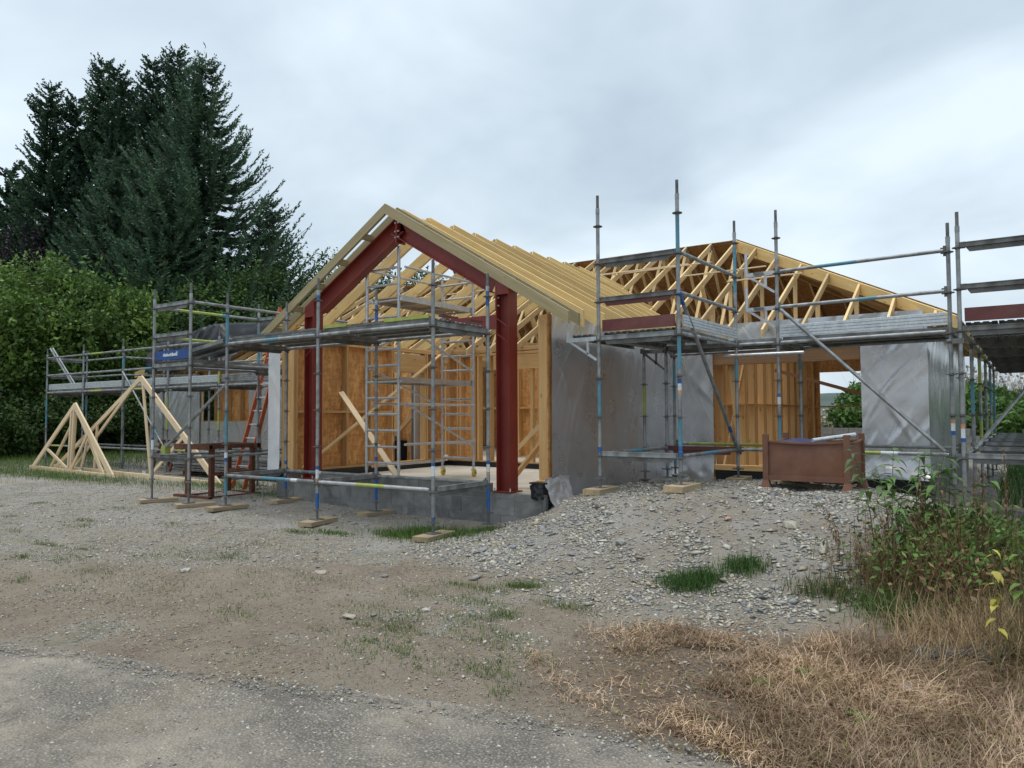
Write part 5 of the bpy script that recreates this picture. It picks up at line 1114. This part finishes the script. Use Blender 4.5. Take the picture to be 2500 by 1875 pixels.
def grass(name, specs, label, a=GA, b=GB):
    parts = []
    for u, v, ru, rv, n, h in specs:
        P = patch(r, u, v, ru, rv, n); parts.append(blades(P, r, r.uniform(.4, 1.1, n)*h, r.uniform(.004, .008, n), r.uniform(.1, 1.3, n), gcol(r, n, a, b)))
    V, F, C = merge(parts); o = npmesh(name, V, F, BLADE, colors=C); tag(o, label, 'grass', kind='stuff'); return o
grass('grass_patch', [(3.85, .28, .62, .5, 3800, .09), (3.5, .05, .5, .25, 900, .06), (4.3, .75, .3, .25, 600, .07), (2.75, -.30, .5, .16, 650, .05), (2.3, -.52, .3, .12, 300, .045)], 'green grass growing before the block plinth')
grass('grass_patch', [(7.66, -.90, .22, .18, 900, .12), (7.78, -.78, .15, .13, 420, .13), (8.02, -.50, .19, .16, 700, .12)], 'two dense green tufts at the foot of the gravel mound', (.035, .085, .018), (.075, .15, .035))
_sp = [(6.35, -1.35, .2, .12, 420, .07), (6.1, -1.55, .25, .15, 220, .05), (5.75, -1.55, .2, .15, 150, .05), (6.25, -1.95, .3, .15, 180, .05), (6.75, -2.2, .13, .09, 200, .06), (7.0, -1.75, .3, .12, 260, .05), (6.6, -2.35, .2, .1, 120, .045), (5.6, -2.0, .3, .15, 120, .04)]
for k in range(46): _sp.append((r.uniform(2.0, 7.2), r.uniform(-3.7, -1.7), r.uniform(.1, .5), r.uniform(.08, .25), int(r.uniform(20, 120)), r.uniform(.02, .045)))
for k in range(22): _sp.append((r.uniform(-4, 3.0), r.uniform(-3.2, -.6), r.uniform(.1, .5), r.uniform(.06, .2), int(r.uniform(40, 220)), r.uniform(.03, .06)))
for k in range(34): _sp.append((r.uniform(5.8, 7.6), r.uniform(-3.45, -2.4), r.uniform(.1, .4), r.uniform(.05, .15), int(r.uniform(40, 130)), r.uniform(.02, .045)))
grass('grass_tufts', _sp, 'sparse green grass tufts scattered over the bare dirt', (.07, .115, .03), (.15, .21, .06))
grass('grass_verge', [(-9, 1.6, 5, .7, 6000, .12), (-3.2, 2.2, 1.6, .7, 2600, .10), (-14, 2.5, 5, 2.5, 7000, .2), (-13, 5.5, 6, 2, 6000, .25), (-20, 3, 6, 4, 6000, .3), (-.9, 1.7, .5, .5, 700, .07)], 'rough grass verge along the left boundary under the trusses')
# dry mown straw in the right foreground
n = 150000; q = np.column_stack([r.uniform(6.9, 11.0, n), r.uniform(-4.0, -.6, n)]); dm = groundmasks(q[:, 0], q[:, 1])[3]*(q[:, 1] > redge(q[:, 0])+.02+.12*fbm(q[:, 0]*4, q[:, 1]*4))
dm = dm*(.12+.88*sstep(-.10, .10, fbm(q[:, 0]*2.3+7, q[:, 1]*3.1)+.22*sstep(8.2, 9.6, q[:, 0]))); q = q[r.random(n) < dm**1.3]; n = len(q); P = np.column_stack([q, gz(q[:, 0], q[:, 1])])
big = sstep(8.0, 9.4, q[:, 0]+.35*(q[:, 1]+2.4)); cl_ = fbm(q[:, 0]*3.1, q[:, 1]*3.1)
L = r.uniform(.035, .10, n)+big*r.uniform(.0, .09, n)*(1+1.6*cl_); az = np.where(r.random(n) < .55, r.uniform(0, 6.283, n), 6.283*vnoise(q[:, 0]*2.2, q[:, 1]*2.2)*1.2+r.normal(size=n)*.8)
ST = gcol(r, n, (.30, .20, .125), (.58, .44, .30)); mk = r.random(n); ST = ST*(.62+.75*sstep(-.22, .2, fbm(q[:, 0]*2.6+1, q[:, 1]*2.6))[:, None]); ST[mk < .16] = gcol(r, int((mk < .16).sum()), (.14, .085, .045), (.24, .14, .07)); ST[mk > .95] = gcol(r, int((mk > .95).sum()), (.15, .17, .045), (.25, .24, .07))
def straw(P, r, L, Wd, col, az, segs=3):
    n = len(P); h = np.stack([np.cos(az), np.sin(az), 0*az], 1); sd = np.stack([-np.sin(az), np.cos(az), 0*az], 1); el = np.where(r.random(n) < .5, r.uniform(-.1, .4, n), r.uniform(.2, 1.2, n)); cv = r.uniform(.2, 2.6, n)*r.choice([1, 1, .3], n); z0 = r.uniform(0, .035, n)+.03*np.maximum(0, fbm(P[:, 0]*6, P[:, 1]*6)); V = []; c = P.copy(); c[:, 2] += z0
    sk = r.normal(size=n)*.5
    for k in range(segs+1):
        f = k/segs; w = Wd*(1-.6*f); V += [c+sd*w[:, None]/2+np.array([0, 0, 1])*(w*.2)[:, None], c-sd*w[:, None]/2]
        e = el-cv*f; st = L/segs; c = c+(h*np.cos(e)[:, None]+sd*(sk*f)[:, None])*st[:, None]; c[:, 2] += np.sin(e)*st; c[:, 2] = np.maximum(c[:, 2], P[:, 2]+.002)
    V = np.stack(V, 1); m = V.shape[1]; b = np.arange(n)[:, None]*m
    F = np.concatenate([np.stack([b[:, 0]+2*k, b[:, 0]+2*k+1, b[:, 0]+2*k+3, b[:, 0]+2*k+2], 1) for k in range(segs)]); return V.reshape(-1, 3), F, np.repeat(col, m, 0)
pt = [straw(P, r, L, r.uniform(.002, .006, n), ST, az)]
n2 = 9000; q2 = q[r.integers(0, n, n2)]+r.normal(size=(n2, 2))*.02; P2 = np.column_stack([q2, gz(q2[:, 0], q2[:, 1])+r.uniform(.004, .03, n2)]); dd = rdir(r, n2); dd[:, 2] *= .35; dd = unit(dd); pt.append(cards(P2, dd, unit(np.cross(dd, rdir(r, n2)*.4+np.array([0, 0, 1.0]))), r.uniform(.012, .045, n2), r.uniform(.003, .011, n2), gcol(r, n2, (.10, .055, .03), (.34, .22, .13))))
V, F, C = merge(pt); tag(npmesh('dry_grass', V, F, BLADE, colors=C), 'dry straw-coloured cut grass covering the right foreground', 'dry grass', kind='stuff')
# green and brown undergrowth around the weeds
parts = []
for u, v, ru, rv, n, h, a, b in ((9.4, -.95, .42, .3, 2400, .15, (.045, .11, .02), (.09, .18, .04)), (9.6, -.2, .7, .7, 2200, .22, (.05, .085, .02), (.14, .15, .05)), (9.25, -.4, .4, .4, 1500, .22, (.10, .09, .03), (.27, .18, .09)), (9.5, -.4, .5, .6, 900, .55, (.13, .075, .04), (.26, .17, .09)), (9.6, .2, .5, .7, 700, .65, (.12, .075, .04), (.22, .16, .08)), (10.1, .6, .8, 1.0, 3000, .26, (.03, .075, .015), (.07, .13, .03)), (9.75, -1.3, .5, .5, 2600, .26, (.24, .165, .09), (.46, .34, .2)), (8.75, -.75, .3, .2, 500, .13, (.04, .08, .02), (.12, .12, .04)), (10.2, -1.2, .5, .8, 2200, .34, (.10, .09, .035), (.22, .17, .08)), (9.6, 1.3, .5, .5, 2600, .22, (.03, .075, .015), (.07, .13, .03))):
    P = patch(r, u, v, ru, rv, n); parts.append(blades(P, r, r.uniform(.4, 1.15, n)*h, r.uniform(.004, .009, n), r.uniform(.1, 2.0, n), gcol(r, n, a, b)))
for u, v, ru, rv, n, h, a, b in ((9.4, -.35, .45, .5, 1900, .38, (.07, .15, .03), (.15, .25, .065)), (9.7, .1, .5, .7, 2400, .45, (.06, .125, .028), (.13, .22, .05)), (9.3, -.2, .45, .5, 500, .42, (.13, .085, .045), (.24, .16, .08)), (9.6, -.6, .4, .5, 900, .34, (.14, .09, .045), (.28, .19, .09))):
    P = patch(r, u, v, ru, rv, n); P[:, 2] += h*r.random(n)**.8; dd = rdir(r, n); parts.append(cards(P, dd, unit(np.cross(dd, rdir(r, n)+np.array([0, 0, .6]))), r.uniform(.025, .075, n), r.uniform(.006, .018, n), gcol(r, n, a, b)))
V, F, C = merge(parts); tag(npmesh('undergrowth', V, F, BLADE, colors=C), 'tangled green and brown undergrowth at the right edge', 'undergrowth', kind='stuff')
# field plants behind and to the right of the house
parts = []
n = 60000; q = np.column_stack([r.uniform(-2, 17, n), r.uniform(18.0, 26, n)]); hh_ = .75+1.1*fbm(q[:, 0]*.8, q[:, 1]*.8); P = np.column_stack([q, gz(q[:, 0], q[:, 1])+hh_*r.random(n)**.6]); dd = rdir(r, n); parts.append(cards(P, dd, unit(np.cross(dd, rdir(r, n)+np.array([0, 0, .7]))), r.uniform(.08, .26, n), r.uniform(.03, .08, n), gcol(r, n, (.045, .10, .02), (.10, .19, .04))))
n = 9000; q = np.column_stack([r.uniform(9.6, 16, n), r.uniform(6.5, 18, n)]); P = np.column_stack([q, gz(q[:, 0], q[:, 1])]); parts.append(blades(P, r, r.uniform(.15, .5, n), r.uniform(.012, .03, n), r.uniform(.1, 1.2, n), gcol(r, n, (.04, .10, .02), (.085, .17, .035)), 2))
n = 7000; q = np.column_stack([r.uniform(-2, 18, n), r.uniform(22, 32, n)]); P = np.column_stack([q, gz(q[:, 0], q[:, 1])]); parts.append(blades(P, r, r.uniform(.9, 1.7, n), r.uniform(.015, .03, n), r.uniform(.1, .6, n), gcol(r, n, (.10, .09, .04), (.16, .15, .06)), 2))
n = 2600; q = np.column_stack([r.uniform(-2, 18, n), r.uniform(21, 33, n)]); P = np.column_stack([q, gz(q[:, 0], q[:, 1])+r.uniform(.9, 1.75, n)]); dd = rdir(r, n); parts.append(cards(P, dd, unit(np.cross(dd, rdir(r, n))), r.uniform(.08, .2, n), r.uniform(.04, .08, n), gcol(r, n, (.32, .26, .22), (.58, .53, .47))))
V, F, C = merge(parts); tag(npmesh('field_plants', V, F, BLADE, colors=C), 'overgrown green field with pale seed heads behind the house', 'field plants', kind='stuff')

# ---- stone chips
def stones(P, r, s, col, flat=(.18, .5)):
    n = len(P); B = np.array([(1, 0, 0), (-.9, .2, .05), (.1, 1, 0), (-.1, -1, .05), (0, .1, 1), (.05, 0, -1)], float)
    V = B[None]*r.uniform(.65, 1.25, (n, 6, 3)); V[:, :, 2] *= r.uniform(flat[0], flat[1], (n, 1)); V[:, :, 0] *= r.uniform(.9, 1.7, (n, 1))
    a = r.uniform(0, 6.283, n); ca, sa = np.cos(a)[:, None], np.sin(a)[:, None]; tx = r.normal(size=(n, 1))*.3
    x, y, z = V[..., 0], V[..., 1], V[..., 2]; z = z+x*tx; V = np.stack([x*ca-y*sa, x*sa+y*ca, z], -1)*s[:, None, None]+P[:, None, :]
    T = np.array([(0, 2, 4), (2, 1, 4), (1, 3, 4), (3, 0, 4), (2, 0, 5), (1, 2, 5), (3, 1, 5), (0, 3, 5)])
    F = (np.arange(n)[:, None, None]*6+T[None]).reshape(-1, 3); return V.reshape(-1, 3), F, np.repeat(col, 6, 0)
def scol(r, n):
    pal = np.array([(.31, .30, .27), (.24, .24, .235), (.39, .365, .30), (.20, .205, .21), (.44, .42, .37), (.34, .295, .22), (.37, .35, .30)]); return pal[r.integers(len(pal), size=n)]*r.uniform(.85, 1.32, (n, 1))
def scatter(n, box, dens, smin, smax, p=2.2):
    q = np.column_stack([r.uniform(box[0], box[1], n), r.uniform(box[2], box[3], n)]); keep = r.random(n) < dens(q[:, 0], q[:, 1]); q = q[keep]; m = len(q)
    s = smin+(smax-smin)*r.random(m)**p; return stones(np.column_stack([q, gz(q[:, 0], q[:, 1])+s*.12]), r, s, scol(r, m))
outside = lambda x, y: ~(((x > -.6) & (x < 4.86) & (y > 1.36)) | (y > 5.6))
md_ = lambda x, y: np.maximum(sstep(.10, .24, gz(x, y)), sstep(-.25, .3, y-np.interp(x, [4.2, 6, 7.7, 8.6, 9.2], [-.6, -1.25, -1.85, -1.6, -.6])+.4*fbm(x*2, y*2)))*outside(x, y)*(x > 4.0)*(.22+.78*sstep(-.05, .12, fbm(x*1.9+y, y*1.1+2)))
parts = [scatter(115000, (4.2, 10.6, -2.3, 5.0), md_, .005, .025)]
parts.append(scatter(4200, (4.6, 10.2, -2.2, 4.0), md_, .022, .055, 3))
lf_ = lambda x, y: outside(x, y)*sstep(-.05, .2, groundmasks(x, y)[0]-.15)*(gz(x, y) < .25)
parts.append(scatter(75000, (-8, 7.5, -4.2, 2.2), lf_, .004, .016)); parts.append(scatter(1500, (-4, 7.2, -3.4, 1.4), lf_, .015, .038, 3))
parts.append(scatter(12000, (1.0, 8.8, -4.6, -1.0), lambda x, y: outside(x, y)*(y > redge(x))*(.25+sstep(0, .25, fbm(x*1.3, y*1.3))), .004, .018, 3))
V, F, C = scatter(85000, (.5, 8.6, -4.8, -.8), lambda x, y: outside(x, y)*(y > redge(x))*(.3+sstep(-.05, .2, fbm(x*2.1+3, y*2.1))), .0025, .012, 2.4); C = C*np.array([.86, .75, .62])*(.7+.5*r.random((len(C)//6, 1)).repeat(6, 0)); parts.append((V, F, C))
V, F, C = merge(parts); tag(npmesh('gravel_stones', V, F, STONE, colors=C), 'loose grey stone chips strewn over the mound and yard', 'gravel', kind='stuff')
n = 42000; q = np.column_stack([r.uniform(3.5, 9.6, n), r.uniform(-6, -3.2, n)]); eg = redge(q[:, 0])-q[:, 1]; q = q[(eg > -.06) & (r.random(n) < .22+.8*np.exp(-np.maximum(eg, 0)/.25)+.4*sstep(0, .2, fbm(q[:, 0]*1.7, q[:, 1]*1.7)))]; n = len(q); s = .003+.010*r.random(n)**2.5
zr = np.minimum(.02, 1)+.012*fbm(q[:, 0]*1.1, q[:, 1]*1.1)+gz(q[:, 0], q[:, 1])*.3+.003
V, F, C = stones(np.column_stack([q, zr]), r, s, scol(r, n)*.95); tag(npmesh('road_chippings', V, F, STONE, colors=C), 'loose chippings on the worn tarmac', 'gravel', kind='stuff')
# larger individual stones
def rock(u, v, s, label, col, sq=.55):
    rr = np.random.default_rng(int(u*100+v*31+500)); import bmesh
    bm = bmesh.new(); bmesh.ops.create_icosphere(bm, subdivisions=1, radius=1)
    k = rr.uniform(-1, 1, (6, 3))
    for vt in bm.verts:
        p = vt.co; f = 1.0
        for d in k: f -= .28*max(0, p.dot(Vector(d))-.45)
        f *= rr.uniform(.72, 1.12); vt.co = Vector((p.x*f*1.25, p.y*f, p.z*f*sq))*s*.8
    me = bpy.data.meshes.new('stone'); bm.to_mesh(me); bm.free(); me.materials.append(plain('stone_'+str(int(u*100)), tuple(c*.8 for c in col), tuple(c*1.2 for c in col), .9, 0, 20, 5, .4, 50))
    o = bpy.data.objects.new('stone', me); _link(o, Matrix.Translation(Vector((u, v, g1(u, v)+s*sq*.45))) @ Matrix.Rotation(rr.uniform(0, 6.28), 4, 'Z'), None); tag(o, label, 'stone', 'larger loose stones')
for a in ((5.70, -2.78, .075, 'flat tan stone lying alone on the dirt in the middle foreground', (.33, .29, .22), .3), (5.86, -2.68, .04, 'small blue-grey stone beside the flat tan one', (.24, .25, .26), .5), (4.30, -1.85, .085, 'pale stone half buried in the dirt below the porch', (.34, .31, .26), .35), (8.15, .55, .085, 'pale upright cobble on the gravel mound left of the weeds', (.38, .35, .28), .9), (6.75, -.25, .09, 'grey stone at the middle of the mound slope', (.27, .265, .25), .55),
          (5.2, -.45, .085, 'blue-grey stone at the left toe of the gravel mound', (.24, .25, .26), .5), (5.55, -.35, .075, 'second blue-grey stone at the toe of the mound', (.22, .23, .25), .5), (3.2, -2.6, .06, 'white-grey pebble on the left dirt', (.4, .39, .36), .5), (6.1, -2.35, .05, 'small pale pebble near the green tufts', (.38, .36, .32), .5), (4.9, -1.6, .07, 'dark grey stone on the dirt left of the pebbles', (.2, .205, .21), .5), (7.55, .5, .06, 'salmon-coloured stone on the mound', (.42, .26, .2), .5), (5.2, .62, .07, 'tan stone on the upper left shoulder of the mound', (.36, .3, .22), .6), (9.45, -2.2, .16, 'flat grey slab lying in the straw at the lower right', (.22, .21, .2), .22)):
    rock(*a)
# slates half hidden in the grass, lower right
for u, v, rz, lb in ((9.42, -1.75, .4, 'dark slate half hidden in the straw near the right edge'), (9.72, -1.72, 1.0, 'dark slate leaning against another by the nettle')):
    o = beam('slate', (u, v, g1(u, v)+.05), (u+.26*math.cos(rz), v+.26*math.sin(rz), g1(u, v)+.09), .2, .02, plain('slate_'+str(rz), (.05, .052, .05), (.08, .082, .078), .95, 0, 8, 5, .2, 40, spec=.1), None); tag(o, lb, 'slate', 'slates in the straw')

# ---- individual weeds
def leafmesh(name, L, w, col, curl=.25, teeth=0, hole=False):
    n = 6; pts = []
    for i in range(n+1):
        f = i/n; ww = w*math.sin(math.pi*min(1, f**.75*1.0))*(1-.25*f)+.0008; x = L*f*math.cos(curl*f); z = -L*f*math.sin(curl*f*f*1.6)
        tt = (1+.14*(-1)**i) if teeth else 1
        pts.append([(x, ww*tt, z+.12*ww), (x, 0, z-.1*ww), (x, -ww*tt, z+.12*ww)])
    V = [p for row in pts for p in row]; F = []
    for i in range(n): b = i*3; F += [(b, b+1, b+4, b+3), (b+1, b+2, b+5, b+4)]
    me = bpy.data.meshes.new(name); me.from_pydata(V, [], F); me.materials.append(col); me.polygons.foreach_set('use_smooth', [True]*len(F)); me.update(); return me
def flatleaf(name, a, b):
    m, t, s = newmat(name); col = ramp(t, noise(t, coords(t, 'Object'), 14, 4), [(.35, a), (.65, b)]); col = mul(t, col, objrand(t, .7, 1.3)); t.links.new(col, s.inputs['Base Color']); s.inputs['Roughness'].default_value = .55
    tr = nd(t, 'ShaderNodeBsdfTranslucent', {'Color': col}); ms = nd(t, 'ShaderNodeMixShader', {0: .25, 1: s.outputs[0], 2: tr.outputs[0]}); t.links.new(ms.outputs[0], t.nodes['Material Output'].inputs['Surface']); return m
LG = flatleaf('weed_leaf_green', (.065, .145, .03), (.12, .21, .05)); LB = flatleaf('weed_leaf_brown', (.13, .075, .04), (.21, .13, .065)); LY = flatleaf('nettle_leaf_yellow', (.42, .36, .05), (.52, .47, .10)); LN = flatleaf('nettle_leaf_green', (.07, .15, .02), (.16, .24, .04))
MG = leafmesh('leaf', .14, .030, LG, .5); MBR = leafmesh('leaf', .055, .008, LB, 1.2); MY = leafmesh('leaf', .105, .034, LY, .35, 1); MN = leafmesh('leaf', .10, .030, LN, .35, 1)
def weed(name, u, v, H, lean, nl, label, meshes, seed, s0=.35, size=1.0, stem=STEM, sr=.006, grp='tall weeds at the right edge', droop=0):
    rr = random.Random(seed); z0 = g1(u, v); t = thing(name, (u, v, z0), label, 'weed', grp)
    P = lambda s: Vector((u+lean[0]*s*s, v+lean[1]*s*s, z0+H*s*(1-.1*s)))
    m = MB(); m.path([P(k/6) for k in range(7)], [sr*(1-.75*k/6) for k in range(7)], 6); m.build('stem', stem, t)
    for k in range(nl):
        s = min(1, s0+(1-s0)*(k+rr.uniform(-.6, 1.2))/nl); a = k*2.4+rr.uniform(-1.2, 1.2); me = meshes[0] if (s > .45 or len(meshes) == 1) else rr.choice(meshes)
        sc = size*(1.15-.75*abs(s-.55))*rr.uniform(.75, 1.2); e = Vector((math.cos(a), math.sin(a), rr.uniform(.1, .7)-droop))
        M = frame(P(s), e, (0, 0, 1)) @ Matrix.Diagonal((sc, sc, sc, 1)); _link(bpy.data.objects.new('leaf', me), M, t)
    return t
WD = [(8.94, .05, 1.04, (-.18, .05), 22, 'tall green weed leaning left, its tip over the mound'), (9.09, -.05, 1.01, (.02, .05), 22, 'green weed with broad leaves beside the left-leaning one'), (9.24, .12, 0.90, (.05, .0), 20, 'upright leafy weed in the middle of the weed clump'), (9.36, .02, 0.95, (.1, .1), 20, 'green weed just right of the clump middle'), (9.47, .2, 0.85, (.02, .05), 18, 'leafy weed before the black polythene heap'), (9.19, -.3, 0.66, (-.05, .02), 16, 'shorter green weed at the front of the clump'),
      (9.64, .1, 0.80, (.12, .05), 16, 'bent green weed near the brown seed spikes'), (9.29, .35, 0.93, (.0, .1), 18, 'leafy weed at the back of the clump'), (9.02, .3, 0.74, (-.1, .05), 14, 'small leafy weed at the left rear of the clump')]
for k, (u, v, H, ln, nl, lb) in enumerate(WD): weed('weed', u, v, H, ln, nl, lb, [MG, MG, MBR], 200+k)
for k, (u, v, H, ln, lb) in enumerate(((9.30, -.15, .86, (.02, 0), 'reddish brown dried dock stalk in the clump'), (9.48, -.25, .95, (-.03, .03), 'tall brown dried stalk right of the clump'), (9.12, -.65, .72, (.03, 0), 'blackened dried stalk standing in green grass'), (9.62, .4, .9, (.05, .02), 'dried stalk before the polythene heap'), (9.0, -.75, .5, (-.06, 0), 'short brown stalk among the undergrowth'), (8.72, -.2, .5, (-.12, .02), 'reddish withered weed at the left of the clump'), (9.72, -.3, 1.0, (.02, .04), 'thick brown seed spike near the right edge'), (9.86, .3, 1.08, (.0, .02), 'pale seed spike standing tallest at the right edge'))):
    weed('dried_weed', u, v, H, ln, 34, lb, [MBR], 300+k, .3, .9, LB, .004 if k < 6 else .009, droop=.25)
for k, (u, v, H, ln, lb) in enumerate(((9.86, -1.95, .80, (-.02, .08), 'nettle with yellow leaves at the right picture edge'), (9.98, -1.75, .92, (-.03, .05), 'taller nettle half cut off by the right picture edge'))):
    weed('nettle', u, v, H, ln, 11, lb, [MN, MY] if k else [MY, MN], 400+k, .4, .62, STEM, .005, 'nettles at the right edge', droop=.75)
# leafy rosettes in the straw
for k, (u, v) in enumerate(((8.95, -2.35), (8.75, -2.55), (9.3, -2.75))):
    z0 = g1(u, v); t = thing('dock_plant', (u, v, z0), ('light green leafy plant among the straw', 'small green leaves left of the light green plant in the straw', 'small green sprig in the straw near the bottom edge')[k], 'plant')
    for j in range(7):
        a = j*2.4; _link(bpy.data.objects.new('leaf', MN), frame((u, v, z0+.03), (math.cos(a), math.sin(a), .5), (0, 0, 1)) @ Matrix.Diagonal((.9, .9, .9, 1)), t)
